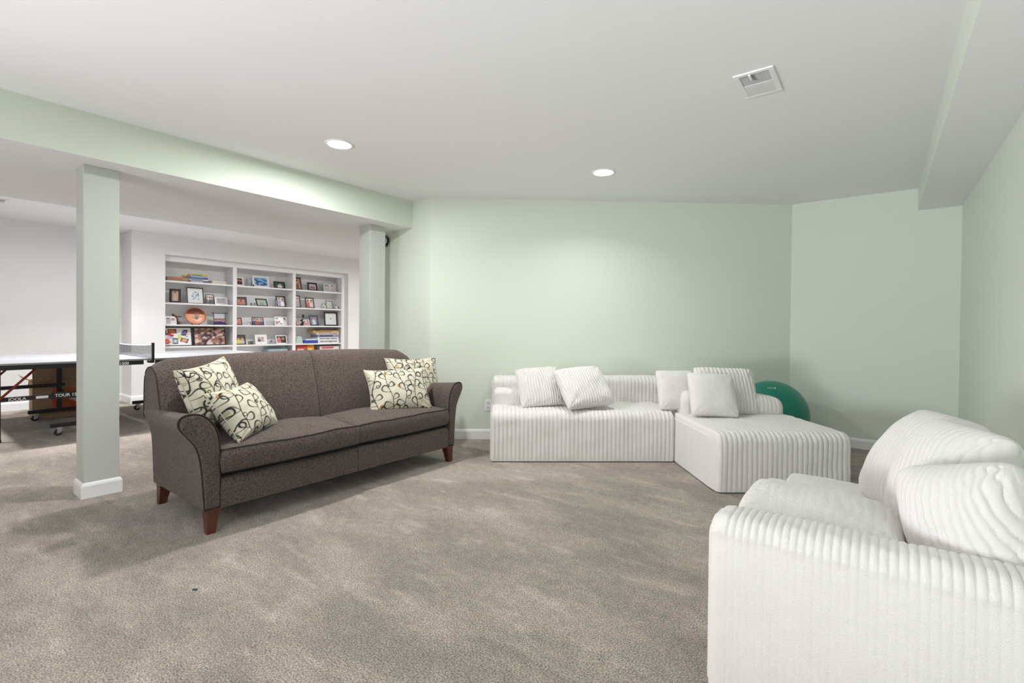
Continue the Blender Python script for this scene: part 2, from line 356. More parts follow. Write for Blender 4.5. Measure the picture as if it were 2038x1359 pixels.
def frame_from(r, v):
    r = Vector(r).normalized(); v = Vector(v); v = (v - r * v.dot(r)).normalized(); n = r.cross(v)
    return Matrix((r, v, n)).transposed().to_4x4()
def pillow(name, parent, w, h, t, ribp=None, ribamp=.004, N=90, paint=None, seed=0, mat_=None, k=.055, wr=.006, slant=0, pinch=.22, NV=None, flip=False, fan=0, ex=.42, rnd=0):
    """pillow in its own x (width) y (height) z (thickness) frame"""
    NU = N; NV = NV or N
    e = lambda n: np.sign(np.linspace(-1, 1, n)) * (1 - (1 - np.abs(np.linspace(-1, 1, n))) ** 1.35)
    u, v = np.meshgrid(e(NU), e(NV), indexing='ij')
    x = w / 2 * u * (1 - k * (1 - v ** 2) * np.abs(u) ** 2); y = h / 2 * v * (1 - k * (1 - u ** 2) * np.abs(v) ** 2)
    fu, fv = 1 - np.abs(u) ** 2.2, 1 - np.abs(v) ** 2.2
    cr = 1 - rnd * (u * v) ** 4; x = x * cr; y = y * cr
    th = t / 2 * (fu * fv) ** ex * (1 - pinch * (1 - np.sqrt(fu * fv)) ** 2)
    # folds running in from the corners
    rad = np.zeros_like(u)
    for su in (-1, 1):
        for sv in (-1, 1):
            dx, dy = su - u, sv - v; ang = np.arctan2(dy * sv, dx * su); rr = np.hypot(dx, dy)
            rad += np.sin(ang * 9 + seed + su * 2 + sv) * np.exp(-rr * 2.2)
    wn = wr * (rad * .8 + .5 * noise2(x, y, 4.0, seed, 3)) * np.minimum(1, np.sqrt(np.clip(fu * fv, 0, 1)) * 2)
    out = []; cols = []
    for sg in (1, -1):
        z = sg * th + (wn if sg > 0 else wn * .5)
        P3 = np.stack([x, y, z], -1)
        if ribp:
            du = np.gradient(P3, axis=0); dv = np.gradient(P3, axis=1); nn = np.cross(du, dv) * sg; nn /= np.linalg.norm(nn, axis=-1, keepdims=True) + 1e-9
            s = x * (1 + fan * v) + slant * y + wn * 2
            P3 = P3 + nn * (ribamp * (rib(s, ribp) - .5) * np.minimum(1, (fu * fv) * 12))[..., None]
        out.append(P3.reshape(-1, 3))
        if paint is not None: cols.append(paint(x * 100 * sg + (0 if sg > 0 else 37), y * 100, seed).reshape(-1, 3))
    V = np.concatenate(out); Q = np.concatenate([gq(NU, NV), gq(NU, NV, NU * NV, flip=True)])
    # weld the rim: map back-sheet rim vertices on the front ones
    idx = np.arange(len(V)); rim = np.zeros((NU, NV), bool); rim[0] = rim[-1] = True; rim[:, 0] = rim[:, -1] = True
    ri = np.nonzero(rim.ravel())[0]; idx[ri + NU * NV] = ri; Q = idx[Q]
    used = np.unique(Q); remap = np.zeros(len(V), int); remap[used] = np.arange(len(used)); Q = remap[Q]; V = V[used]
    col = np.concatenate(cols)[used] if paint is not None else None
    return gridmesh(name, V, Q, mat_, parent, col)
def piping(parent, w, h, m, k=.055, r=.004, name='piping'):
    s = np.linspace(-1, 1, 26)[:-1]; pts = []
    for (a, b_) in [(s, -np.ones_like(s)), (np.ones_like(s), s), (-s, np.ones_like(s)), (-np.ones_like(s), -s)]:
        for u, v in zip(a, b_): pts.append((w / 2 * u * (1 - k * (1 - v * v) * abs(u) ** 2), h / 2 * v * (1 - k * (1 - u * u) * abs(v) ** 2), 0))
    b = MB(); b.tube(pts, r, 6, True); return b.build(name, m, parent, True)
def place(o, c, r, v): Mx = frame_from(r, v); Mx.translation = Vector(c); o.matrix_world = Mx

# --- sectional: left seat, chaise, backrests
sec = thing('sectional_sofa', 'low white ribbed plush sectional with chaise along the angled green wall', 'sofa', on(.64, .86), RZ)
# local: x along wall, y from front (0) towards the wall
L1 = 2.215 - .64
plush_block('seat', sec, L1 - .004, .84, .415, r=.07, re=.03, p=.0355, amp=.0085, zoff=.008)
c = plush_block('backrest', sec, L1 + .45, .25, .655, r=.06, re=.04, p=.0355, amp=.008, seed=5, top=lambda u, Y: np.full_like(Y, -.012 + .014 * min(1, u / .6)))
c.location = (.005, .57, .008)
c = plush_block('chaise', sec, .955, 1.50, .405, r=.07, re=.035, p=.0355, amp=.0085, seed=9, zoff=.008, capamp=.0025, capp=.0355)
c.location = (L1 + .003, -.78, 0)
c = plush_block('bolster', sec, .90, .24, .155, r=.07, re=.07, p=.0355, amp=.007, seed=12, top=lambda u, Y: np.full_like(Y, .03 - .075 * max(0, (u - .55) / .4)))
c.location = (L1 + .05, -.015, .415)
c = plush_block('side_bolster', sec, .34, .20, .15, r=.05, re=.05, p=.022, amp=.004, seed=14, mat_=PLUSH2)
c.location = (.015, .35, .418)
b = MB().box(.03, L1 - .03, .03, .80, 0, .012).box(L1 + .04, L1 + .93, -.75, .7, 0, .012); b.build('underside', BLACKP, sec)

def plush_pillow(name, label, c, r, v, w, h, t, group, **kw):
    t_ = thing(name, label, 'pillow', (0, 0, 0), 0, group); kw.setdefault('ex', .34); kw.setdefault('rnd', .06); pillow('cushion', t_, w, h, t, **kw); place(t_, c, r, v); return t_
G1 = 'white plush pillows on the sectional'
NN = Vector((N2.x, N2.y, 0)); UU = Vector((U2.x, U2.y, 0)); ZZ = Vector((0, 0, 1))
plush_pillow('throw_pillow', 'leftmost white ribbed pillow slumped on the sectional seat', (-2.485, 3.695, .595), (.63, .774, .061), (-.463, .311, .83), .43, .40, .17, G1, ribp=.024, ribamp=.011, N=170, NV=60, seed=3, mat_=PLUSH, wr=.012)
plush_pillow('throw_pillow', 'white ribbed pillow leaning over the leftmost one on the sectional', (-2.10, 3.82, .615), (.544, .836, .066), (-.603, .335, .724), .47, .43, .17, G1, ribp=.024, ribamp=.010, N=170, NV=60, seed=8, mat_=PLUSH, wr=.01)
plush_pillow('throw_pillow', 'smooth white pillow at the inner corner of the sectional', (-1.43, 4.28, .60), (.76, .65, 0), (-.05, .14, .36), .35, .37, .15, G1, N=70, seed=11, mat_=PLUSH2)
plush_pillow('throw_pillow', 'large white ribbed pillow standing upright at the back of the chaise', (-1.07, 4.48, .60), (.79, .62, -.03), (-.07, .16, .38), .54, .44, .17, G1, ribp=.034, ribamp=.012, N=150, NV=60, seed=17, mat_=PLUSH, wr=.008)
plush_pillow('throw_pillow', 'smooth white square pillow in front of the large ribbed one', (-1.11, 4.215, .595), (.79, .60, -.05), (-.10, .16, .36), .40, .39, .15, G1, N=70, seed=21, mat_=PLUSH2)

# --- loveseat in the near right corner
ls = thing('loveseat', 'white ribbed plush loveseat with a high arm in the right foreground', 'sofa', (-.42, 1.6, 0))
c = plush_block('armrest', ls, .955, .175, .545, r=.05, re=.045, p=.0208, amp=.0065, facemul=.28, seed=31, step=9, capamp=.001, puff=.012)
c.location = (-.012, 0, 0)
c = plush_block('seat', ls, .90, 1.10, .405, r=.05, re=.03, p=.0355, amp=.002, seed=33, mat_=PLUSH2); c.location = (0.05, .2, 0)
c = plush_block('backrest', ls, 1.22, .22, .60, r=.05, re=.04, p=.0208, amp=.005, seed=35); c.rotation_euler = (0, 0, -math.pi / 2); c.location = (.965 - .23, 1.34, 0)
G2 = 'white plush pillows on the loveseat'
plush_pillow('seat_cushion', 'white plush slab cushion lying flat on the loveseat seat beside the arm', (-.165, 2.00, .485), (1, .0, -.04), (0, 1, .03), .48, .36, .17, G2, ribp=.03, ribamp=.003, N=130, seed=41, mat_=PLUSH2, wr=.007, k=.02, ex=.27)
plush_pillow('throw_pillow', 'white ribbed pillow farthest along the loveseat back', (.135, 2.58, .595), (.42, -.9, 0), (.27, .03, .40), .42, .48, .27, G2, ribp=.024, ribamp=.009, N=170, NV=80, seed=43, mat_=PLUSH, ex=.46, rnd=.1, slant=.25)
plush_pillow('throw_pillow', 'white ribbed pillow between two others on the loveseat back', (.19, 2.24, .605), (.42, -.9, 0), (.16, .03, .44), .40, .46, .27, G2, ribp=.024, ribamp=.009, N=170, NV=80, seed=45, mat_=PLUSH, ex=.46, rnd=.1, slant=.2)
plush_pillow('throw_pillow', 'plump white ribbed pillow nearest the loveseat arm', (.215, 1.90, .575), (.72, -.60, .30), (-.10, .10, .44), .34, .38, .27, G2, ribp=.024, ribamp=.010, N=170, NV=80, seed=47, mat_=PLUSH, ex=.46, rnd=.12, fan=.3)

# ------------------------------------------------------------------ exercise ball
t = thing('exercise_ball', 'large green exercise ball in the corner behind the sectional', 'ball', (-.835, 5.24, 0))
BALLM = mat('green_vinyl', (0.003, 0.20, 0.135), .35, spec=.5)
nu_, nv_ = 64, 49
th, ph = np.meshgrid(np.linspace(0, 2 * np.pi, nu_, endpoint=False), np.linspace(0, np.pi, nv_), indexing='ij')
Rb = .323
rr = Rb + .0012 * np.where(np.abs(ph - np.pi / 2) < .75, np.sin(ph * 60), 0)
b = np.stack([rr * np.sin(ph) * np.cos(th), rr * np.sin(ph) * np.sin(th), rr * np.cos(ph)], -1)
Vb = b.reshape(-1, 3); Q = gq(nu_, nv_); Q2 = np.stack([np.arange(nv_ - 1) + (nu_ - 1) * nv_, np.arange(nv_ - 1), np.arange(1, nv_), np.arange(1, nv_) + (nu_ - 1) * nv_], 1)
o = gridmesh('ball_body', Vb, np.concatenate([Q, Q2])[:, ::-1], BALLM, t); o.location = (0, 0, Rb)
WHT = mat('white_print', (.85, .85, .85), .5); LOGO = MB()
cdir = Vector((-.835, 5.24)) * -1; base_az = math.atan2(cdir.y, cdir.x)
def ballpt(az, el, r=Rb + .0015): return Vector((r * math.cos(el) * math.cos(az), r * math.cos(el) * math.sin(az), Rb + r * math.sin(el)))
def ballquad(a0, a1, e0, e1):
    vs = [LOGO.bm.verts.new(ballpt(base_az + a, e)) for a, e in ((a0, e0), (a1, e0), (a1, e1), (a0, e1))]; LOGO.bm.faces.new(vs)
for a0, a1, e0, e1 in [(.13, .20, .98, 1.04), (.04, .055, .98, 1.03), (.055, .085, .98, .99), (-.02, -.005, .98, 1.03), (-.005, .02, 1.02, 1.03), (-.08, -.065, .98, 1.03), (-.065, -.045, 1.0, 1.01), (-.14, -.125, .98, 1.03), (-.125, -.10, .98, .99), (-.20, -.185, .98, 1.03)]:
    ballquad(a0, a1, e0, e1)
LOGO.build('logo', WHT, t)

# ------------------------------------------------------------------ brown sofa
BROWN = mat('brown_chenille', (0.165, 0.125, 0.108), .85, bump=.8, bscale=150, vary=.35, vscale=120, sheen=.12, bdist=.004, spec=.15, col2=(0.045, 0.031, 0.027))
BROWN_D = mat('brown_welt', (0.028, 0.02, 0.018), .8)
LEGW = mat('cherry_wood', (0.115, 0.032, 0.014), .35, vary=.4, vscale=14)
sofa = thing('brown_sofa', 'long brown chenille sofa with flared arms and tapered wooden legs', 'sofa', (-3.3, 2.03, 0))
def S_(x, y, z): return Vector((x + 3.3, y - 2.03, z))
def sweep(name, sections, parent, m, smooth=50, capm=True):
    """sections: list of rings (lists of Vector, same length)"""
    b = MB(); R = [[b.bm.verts.new(p) for p in s] for s in sections]; n = len(R[0])
    for i in range(len(R) - 1):
        for k in range(n): b.bm.faces.new((R[i][k], R[i][(k + 1) % n], R[i + 1][(k + 1) % n], R[i + 1][k]))
    b.bm.faces.new(R[0][::-1]); b.bm.faces.new(R[-1]); bmesh.ops.recalc_face_normals(b.bm, faces=b.bm.faces)
    return b.build(name, m, parent, True, smooth)
def smoothpoly(pts, n=3):
    for _ in range(n):
        q = []
        for i in range(len(pts)):
            a, b_ = pts[i], pts[(i + 1) % len(pts)]
            if a[2] or b_[2]:  # soft
                q.append((a[0] * .75 + b_[0] * .25, a[1] * .75 + b_[1] * .25, 1) if a[2] else a)
                if b_[2]: q.append((a[0] * .25 + b_[0] * .75, a[1] * .25 + b_[1] * .75, 1))
            else: q.append(a)
        pts = q
    return pts
arm_prof = smoothpoly([(0, .135, 0), (0, .42, 1), (-.004, .52, 1), (-.03, .60, 1), (-.085, .655, 1), (-.15, .668, 1), (-.20, .65, 1), (-.205, .60, 1), (-.165, .55, 1), (-.118, .49, 1), (-.098, .40, 1), (-.088, .3, 1), (-.078, .135, 0)], 3)
def arm(sgn, yin, sc=1.0):
    # sgn +1: near arm flaring towards -y; -1: far arm flaring towards +y. the roll is fuller at the front.
    xs = np.linspace(-3.665, -2.885, 16); secs = []
    def at(py, pz, k): 
        pp = max(py, -.08) if k >= 1 else py
        return yin + sgn * ((py if py > -.08 else -.08 + (py + .08) * k) * sc)
    for i, x in enumerate(xs):
        f = i / 15; k = .40 + .60 * f ** .8; zz = lambda pz: pz - (.035 * (1 - f) + .012 * math.sin(math.pi * f)) * max(0, (pz - .4) / .26)
        secs.append([S_(x, at(py, pz, k), zz(pz)) for py, pz, _ in arm_prof])
    a = sweep('armrest', secs, sofa, BROWN, 40)
    fp = [(py, pz) for py, pz, _ in arm_prof]
    mid = lambda p: (-.05 - .06 * max(0, (p[1] - .42) / .2), p[1])
    def shr(p, q): m_ = mid(p); return (p[0] * (1 - q) + m_[0] * q, .4 + (p[1] - .4) * (1 - q * .35))
    inner = [S_(-2.868, yin + sgn * shr(p, .22)[0] * sc, shr(p, .22)[1]) for p in fp]
    outer = [S_(-2.884, yin + sgn * shr(p, .05)[0] * sc, shr(p, .05)[1]) for p in fp]
    mid_ = [S_(-2.872, yin + sgn * shr(p, .11)[0] * sc, shr(p, .11)[1]) for p in fp]
    sweep('arm_front', [outer, mid_, inner], a, BROWN, 40)
    b = MB(); b.tube([S_(-2.880, yin + sgn * p[0] * sc, p[1]) for p in fp], .0045, 6, True); b.build('welt', BROWN_D, a, True)
arm(1, 1.147); arm(-1, 2.915, .78)
# base / deck
MB().box(-.33, .37, 1.14 - 2.03, 2.92 - 2.03, .135, .30).build('deck', BROWN_D, sofa)
def rail(y0, y1):
    pts = smoothpoly([(-2.93, .13, 0), (-2.878, .13, 0), (-2.874, .2, 0), (-2.878, .275, 1), (-2.90, .296, 1), (-2.95, .29, 0)], 2)
    return sweep('front_rail', [[S_(x, y, z) for x, z, _ in pts] for y in (y0, y0 + .004, y1 - .004, y1)], sofa, BROWN, 40)
rail(1.147, 2.027); rail(2.031, 2.912)
b = MB(); b.tube([S_(-2.877, 2.029, z) for z in (.13, .2, .27)] + [S_(-2.9, 2.029, .294)], .003, 6); b.build('seam', BROWN_D, sofa, True)
def seat_cushion(y0, y1, x1, zt, zb, seed):
    NU, NV = 40, 40; x0 = -3.40
    u, v = np.meshgrid(np.linspace(0, 1, NU), np.linspace(0, 1, NV), indexing='ij')
    ed = lambda q: np.clip(1 - (2 * q - 1) ** 8, 0, 1)
    inset = .012
    crown = .045 * (np.sin(np.pi * np.clip(u, .0, 1)) ** .8) * (np.sin(np.pi * v) ** .55) + .006 * np.minimum(1, np.minimum(v, 1 - v) * 20) * np.minimum(1, (1 - u) * 20)
    X = x0 + (x1 - x0) * u; Y = y0 + (y1 - y0) * v
    X = X + .015 * np.sin(np.pi * v) * (u > .9) * (u - .9) * 10
    Y = Y + .02 * np.sin(np.pi * u) ** 2 * (2 * v - 1) * 0
    Zt = zt + crown + .004 * noise2(X, Y, 2.5, seed)
    top = np.stack([X, Y, Zt], -1).reshape(-1, 3)
    V = [top]; Q = [gq(NU, NV)]
    # boxing strip: rim of the top going down with a slight bulge
    rim = [(i, 0) for i in range(NU)] + [(NU - 1, j) for j in range(1, NV)] + [(i, NV - 1) for i in range(NU - 2, -1, -1)] + [(0, j) for j in range(NV - 2, 0, -1)]
    n = len(rim); T3 = top.reshape(NU, NV, 3); cx, cy = (x0 + x1) / 2, (y0 + y1) / 2; rows = []
    for k in range(8):
        f = k / 7; bul = .014 * math.sin(math.pi * f) - .004 * (k == 0)
        row = []
        for (i, j) in rim:
            p = T3[i, j].copy(); ox = (1 if i == NU - 1 else -1 if i == 0 else 0); oy = (1 if j == NV - 1 else -1 if j == 0 else 0)
            p[0] += ox * bul; p[1] += oy * bul * .6; p[2] = p[2] * (1 - f) + zb * f; row.append(p)
        rows.append(row)
    rows = np.array(rows); off = len(top); V.append(rows.reshape(-1, 3)); q = gq(8, n, off, wrap=True, flip=True); Q.append(q)
    VV = np.concatenate(V); VV[:, 0] += 3.3; VV[:, 1] -= 2.03
    o = gridmesh('seat_cushion', VV, np.concatenate(Q), BROWN, sofa)
    o.data.set_sharp_from_angle(angle=math.radians(45))
    MB().box(x0 + 3.3, x1 + 3.3, y0 - 2.03, y1 - 2.03, zb, zb + .02).build('cushion_bottom', BROWN, o)
    for r_ in (0, 7):
        b = MB(); pts = rows[r_].copy(); pts[:, 0] += 3.3; pts[:, 1] -= 2.03; b.tube([Vector(p) for p in pts], .0042, 6, True); b.build('welt', BROWN_D, o, True)
seat_cushion(1.152, 2.015, -2.862, .452, .325, 2); seat_cushion(2.025, 2.908, -2.885, .448, .322, 6)
# back: two halves
def back_half(y0, y1, outer):
    n = 34; ys = np.linspace(y0, y1, n); secs = []
    for i, y in enumerate(ys):
        f = (y - y0) / (y1 - y0); e = f if outer > 0 else 1 - f      # e = 1 at the outer end
        zt = .945 - .028 * e ** 2 - (.045 * max(0, (e - .86) / .14) ** 2.2)
        puff = .03 * (math.sin(math.pi * min(1, f * 1.0)) ** .35) ; sq = 1 - (max(0, (e - .93) / .07)) ** 2 * .5
        puff *= 1 if 0 < i < n - 1 else 0
        zb_ = .56 if e > .915 else .135
        pr = [(-3.345 + puff, .36, 0), (-3.355 + puff, .5, 1), (-3.39 + puff, .66, 1), (-3.445 + puff * 1.0, .82, 1), (-3.475 + puff * .5, zt - .025, 1), (-3.535, zt + .008, 1), (-3.61, zt - .005, 1), (-3.655, zt - .06, 1), (-3.665, .66, 1), (-3.66, .30, 0), (-3.65, .135, 0), (-3.36, .135, 0)]
        if zb_ > .5: pr = [(x, max(z, zb_), q) for x, z, q in pr]
        secs.append([S_(x, y, z) for x, z, _ in smoothpoly(pr, 2)])
    o = sweep('back_cushion', secs, sofa, BROWN, 45)
    e_ = secs[-1] if outer > 0 else secs[0]
    b = MB(); b.tube([p for p in e_], .004, 6, True); b.build('welt', BROWN_D, o, True)
    if outer < 0:
        b = MB(); b.tube([p for p in secs[-1]], .003, 6, True); b.build('seam', BROWN_D, o, True)
back_half(1.018, 2.028, -1); back_half(2.03, 2.985, 1)
def leg(x, y, dx, dy):
    b = MB(); t_ = .036; bt = .021
    for (z, h, ox, oy) in (): pass
    R = []
    for z, h, f in ((0, bt, 1), (.05, bt + .004, .62), (.10, t_ - .005, .22), (.14, t_, 0)):
        cx, cy = x + dx * f, y + dy * f
        R.append([S_(cx - h, cy - h, z), S_(cx + h, cy - h, z), S_(cx + h, cy + h, z), S_(cx - h, cy + h, z)])
    sweep('leg', R, sofa, LEGW, 30)
leg(-2.915, 1.115, .012, -.010); leg(-2.915, 2.935, .012, .012); leg(-3.60, 1.11, -.03, -.008); leg(-3.60, 2.94, -.03, .01)

# patterned pillows
def floral(X, Y, seed):
    r = np.random.default_rng(seed + 100); c = np.empty(X.shape + (3,)); c[:] = lin((212, 207, 188))
    dark = np.array(lin((38, 36, 34))); tans = [lin((196, 170, 122)), lin((178, 140, 96)), lin((176, 176, 150)), lin((110, 106, 92)), lin((205, 196, 160))]
    ln = np.zeros(X.shape); fill = np.zeros(X.shape); fcol = np.zeros(X.shape + (3,))
    for s in range(-4, 7):
        x0 = s * 10.5 + r.uniform(-1, 1); pha = r.uniform(0, 6.28)
        sx = x0 + 2.0 * np.sin(Y * .16 + pha)
        ln = np.maximum(ln, np.clip(1.5 - np.abs(X - sx) / .26, 0, 1))
        y = -34 + r.uniform(0, 4)
        while y < 34:
            for sd in (-1, 1):
                y_ = y + (2.6 if sd > 0 else -2.0); xs_ = x0 + 2.0 * math.sin(y_ * .16 + pha); Lh = r.uniform(2.7, 3.7); a = math.radians(r.uniform(5, 55)); a = a if sd > 0 else math.pi - a
                cx, cy = xs_ + math.cos(a) * Lh, y_ + math.sin(a) * Lh
                la = ((X - cx) * math.cos(a) + (Y - cy) * math.sin(a)) / Lh; lb = (-(X - cx) * math.sin(a) + (Y - cy) * math.cos(a)) / Lh
                kk = .58 * (1 + .62 * np.clip(la, -1, 1)); f = np.sqrt(la ** 2 + (lb / np.maximum(kk, .08)) ** 2)
                ln = np.maximum(ln, np.clip(1.6 - np.abs(f - 1) * Lh * .8 / .34, 0, 1))
            if r.random() < .75:
                cx, cy, rad = x0 + r.uniform(-4, 4), y + r.uniform(2, 6), r.uniform(.8, 1.2); f = np.hypot(X - cx, Y - cy)
                ln = np.maximum(ln, np.clip(1.5 - np.abs(f - rad) / .26, 0, 1))
            if r.random() < .8:
                cx, cy = x0 + r.uniform(-4, 4), y + r.uniform(1, 7); f = np.hypot((X - cx) / 1.7, (Y - cy) / 1.35)
                m_ = f < 1; fill[m_] = 1; fcol[m_] = tans[r.integers(len(tans))]
            y += r.uniform(9, 11)
    c = np.where(fill[..., None] > 0, fcol, c); c = c * (1 - ln[..., None]) + dark * ln[..., None]
    return c
FLORAL = mat('floral_fabric', (.8, .8, .8), .85, vc=True, bump=.2, bscale=500, sheen=.1, spec=.2)
CREAM = mat('cream_welt', lin((205, 196, 172)), .85)
G3 = 'cream pillows with black leaf outlines on the brown sofa'
def floral_pillow(label, c, r, v, w, h, seed):
    t_ = thing('patterned_pillow', label, 'pillow', (0, 0, 0), 0, G3)
    pillow('cushion', t_, w, h, .19, N=170, paint=floral, seed=seed, mat_=FLORAL, wr=.009, k=.10, pinch=.1)
    piping(t_, w, h, CREAM, k=.10, r=.0035); place(t_, c, r, v)
floral_pillow('patterned pillow tucked into the left corner of the brown sofa, behind another', (-3.31, 1.275, .71), (-.533, .835, .134), (-.25, -.2, .93), .43, .40, 1)
floral_pillow('patterned pillow tilted in front at the left end of the brown sofa', (-3.09, 1.36, .615), (-.557, .829, .048), (-.464, -.358, .81), .41, .34, 2)
floral_pillow('patterned pillow at the right end of the brown sofa, behind another', (-3.30, 2.90, .66), (.25, .97, -.01), (-.30, .05, .93), .50, .42, 3)
floral_pillow('patterned pillow lying in front at the right end of the brown sofa', (-3.12, 2.585, .615), (.30, .95, .0), (-.42, .10, .88), .53, .38, 4)

# ------------------------------------------------------------------ table tennis table
tt = thing('table_tennis_table', 'folding table tennis table with black frame beyond the near column', 'game table', (-7.16, 1.83, 0))
TOPM = mat('table_top_grey', (.30, .31, .33), .5, spec=.5)
WLINE = mat('white_line', (.85, .85, .85), .5)
ZT = .76
def T(x, y, z): return Vector((x + 7.16, y - 1.83, z))
def tb(mb, x0, x1, y0, y1, z0, z1, bev=0): return mb.box(x0 + 7.16, x1 + 7.16, y0 - 1.83, y1 - 1.83, z0, z1, bev)
def text_mesh(name, s, size, M, m, parent, align='LEFT'):
    cu = bpy.data.curves.new(name, 'FONT'); cu.body = s; cu.size = size; cu.align_x = align; cu.extrude = .0006; cu.offset = size * .018
    o = bpy.data.objects.new(name, cu); C.objects.link(o); bpy.context.view_layer.update()
    me = bpy.data.meshes.new_from_object(o.evaluated_get(bpy.context.evaluated_depsgraph_get())); bpy.data.objects.remove(o)
    me.transform(M); return link(name, me, m, parent)
for y0, y1, s in ((.46, 1.826, -1), (1.834, 3.20, 1)):
    tp = tb(MB(), -7.925, -6.40, y0, y1, ZT - .018, ZT, .002).build('table_top', TOPM, tt)
    e = y0 if s < 0 else y1 - .02
    b = tb(MB(), -7.925, -7.905, y0, y1, ZT, ZT + .0006); tb(b, -6.42, -6.40, y0, y1, ZT, ZT + .0006); tb(b, -7.905, -6.42, e, e + .02, ZT, ZT + .0006); tb(b, -7.164, -7.161, y0, y1, ZT, ZT + .0006)
    b.build('court_line', WLINE, tp)
    a0, a1 = (y0 + .02, y1 - .05) if s < 0 else (y0 + .05, y1 - .02)
    b = tb(MB(), -6.425, -6.40, a0, a1, ZT - .062, ZT - .018, .002); tb(b, -7.925, -7.90, a0, a1, ZT - .062, ZT - .018, .002); o_ = y0 + .0 if s < 0 else y1 - .025
    tb(b, -7.90, -6.425, o_, o_ + .025, ZT - .062, ZT - .018); b.build('apron', BLACK, tt)
    # undercarriage
    m = lambda y: y if s < 0 else 3.66 - y
    b = MB()
    for x in (-6.62, -7.80):
        tb(b, x - .018, x + .018, min(m(1.06), m(1.62)), max(m(1.06), m(1.62)), .085, .125, .003)
        tb(b, x - .018, x + .018, m(1.33) - .022, m(1.33) + .022, .12, ZT - .03, .003)
    tb(b, -7.80, -6.62, m(1.33) - .02, m(1.33) + .02, .30, .34)
    b.build('base_frame', BLACK, tt)
    for x in (-6.62, -7.80):
        tb(MB(), x - .015, x + .019, min(m(.60), m(1.38)), max(m(.60), m(1.38)), .385, .425, .002).build('side_bar', BLACK, tt)
        tb(MB(), x - .015, x + .015, m(.70) - .017, m(.70) + .017, 0.02, ZT - .03, .003).build('leg', BLACK, tt)
        MB().cyl(T(x, m(.70), 0), T(x, m(.70), .025), .022, seg=12).build('foot', BLACKP, tt)
        b = MB(); b.cyl(T(x + .026, m(.66), .36), T(x + .026, m(.99), ZT - .03), .011, seg=8); b.build('strut', REDM, tt, True)
        for yy in (1.13, 1.56):
            g = MB(); c0 = T(x, m(yy), 0)
            w = MB(); w.cyl(c0 + Vector((-.012, -.01, .034)), c0 + Vector((.012, -.01, .034)), .034, seg=20); wo = w.build('wheel', BLACKP, tt, True, 40)
            MB().cyl(c0 + Vector((-.014, -.01, .034)), c0 + Vector((.014, -.01, .034)), .013, seg=12).build('hub', SILVER, wo, True, 40)
            g.box(c0.x - .022, c0.x + .022, c0.y - .022, c0.y + .024, .076, .086); g.box(c0.x - .018, c0.x - .014, c0.y - .02, c0.y + .016, .03, .078); g.box(c0.x + .014, c0.x + .018, c0.y - .02, c0.y + .016, .03, .078)
            g.build('caster_fork', SILVER, wo)
# lettering on the bar and apron (faces +x)
MX = lambda x, y, z: Matrix.Translation(T(x, y, z)) @ Matrix(((0, 0, 1, 0), (1, 0, 0, 0), (0, 1, 0, 0), (0, 0, 0, 1)))
text_mesh('lettering', 'JOOLA', .040, MX(-6.600, .765, .391), WHT, tt)
tb(MB(), -6.602, -6.600, .955, 1.045, .392, .418, .0008).build('badge', WHT, tt)
text_mesh('lettering', 'TOUR 1500', .042, MX(-6.598, 1.092, .395), WHT, tt)
b = tb(MB(), -6.603, -6.599, 1.065, 1.40, .375, .442); b.build('name_plate', BLACK, tt)
text_mesh('lettering', 'TOUR 1500', .040, MX(-6.399, 1.644, ZT - .056), WHT, tt, 'RIGHT')
# net
nt_ = MB(); YN = 1.83; x0, x1 = -8.06, -6.30
sag = lambda x: -.02 * math.sin(math.pi * (x - x0) / (x1 - x0))
for k in range(75):
    x = x0 + (x1 - x0) * k / 74; nt_.box(x + 7.16 - .0024, x + 7.16 + .0024, -.001, .001, ZT + .006, ZT + .15 + sag(x))
for k in range(9):
    z = ZT + .008 + k * .016; nt_.box(x0 + 7.16, x1 + 7.16, -.001, .001, z, z + .003)
n_o = nt_.build('net', mat('grey_net', (.04, .04, .045), .8), tt); n_o['kind'] = 'stuff'
b = MB(); b.tube([T(x, YN, ZT + .15 + sag(x)) for x in np.linspace(x0, x1, 20)], .006, 6); b.build('net_tape', WHT, tt, True)
for x in (-6.30, -8.06): tb(MB(), x - .012, x + .012, YN - .012, YN + .012, ZT - .02, ZT + .175, .002).build('net_post', BLACK, tt)
for x, s in ((-6.37, 1), (-7.95, -1)): tb(MB(), x - .05, x + .05, YN - .02, YN + .02, ZT - .045, ZT - .02).build('net_clamp', BLACK, tt)

# cardboard box
CARD = mat('cardboard', (.40, .27, .17), .85, vary=.08, vscale=6); ORG = mat('orange_print', (.62, .09, .03), .7); CARDP = mat('tan_print', (.42, .22, .10), .8)
bx = thing('cardboard_box', 'open cardboard moving box with an orange square, under the table tennis table', 'box', (-8.12, 1.13, 0), math.radians(-4))
MB().box(-.22, .22, 0, .66, 0, .004).box(-.22, .22, 0, .005, 0, .44).box(-.22, .22, .655, .66, 0, .44).box(-.22, -.215, 0, .66, 0, .44).box(.215, .22, 0, .66, 0, .44).build('box_body', CARD, bx)
for M_, s_ in ((Matrix.Translation((.22, 0, .44)) @ Matrix.Rotation(math.radians(70), 4, 'Y'), 0), (Matrix.Translation((-.22, 0, .44)) @ Matrix.Rotation(math.radians(-30), 4, 'Y'), 0)):
    MB().box(-.2, 0, 0, .66, 0, .004, M=M_).build('flap', CARD, bx)
MB().box(-.2, .2, -.12, 0, 0, .004, M=Matrix.Translation((0, 0, .44)) @ Matrix.Rotation(math.radians(-35), 4, 'X')).build('flap', CARD, bx)
MB().box(.2202, .221, .17, .40, .12, .35).build('logo_square', ORG, bx)
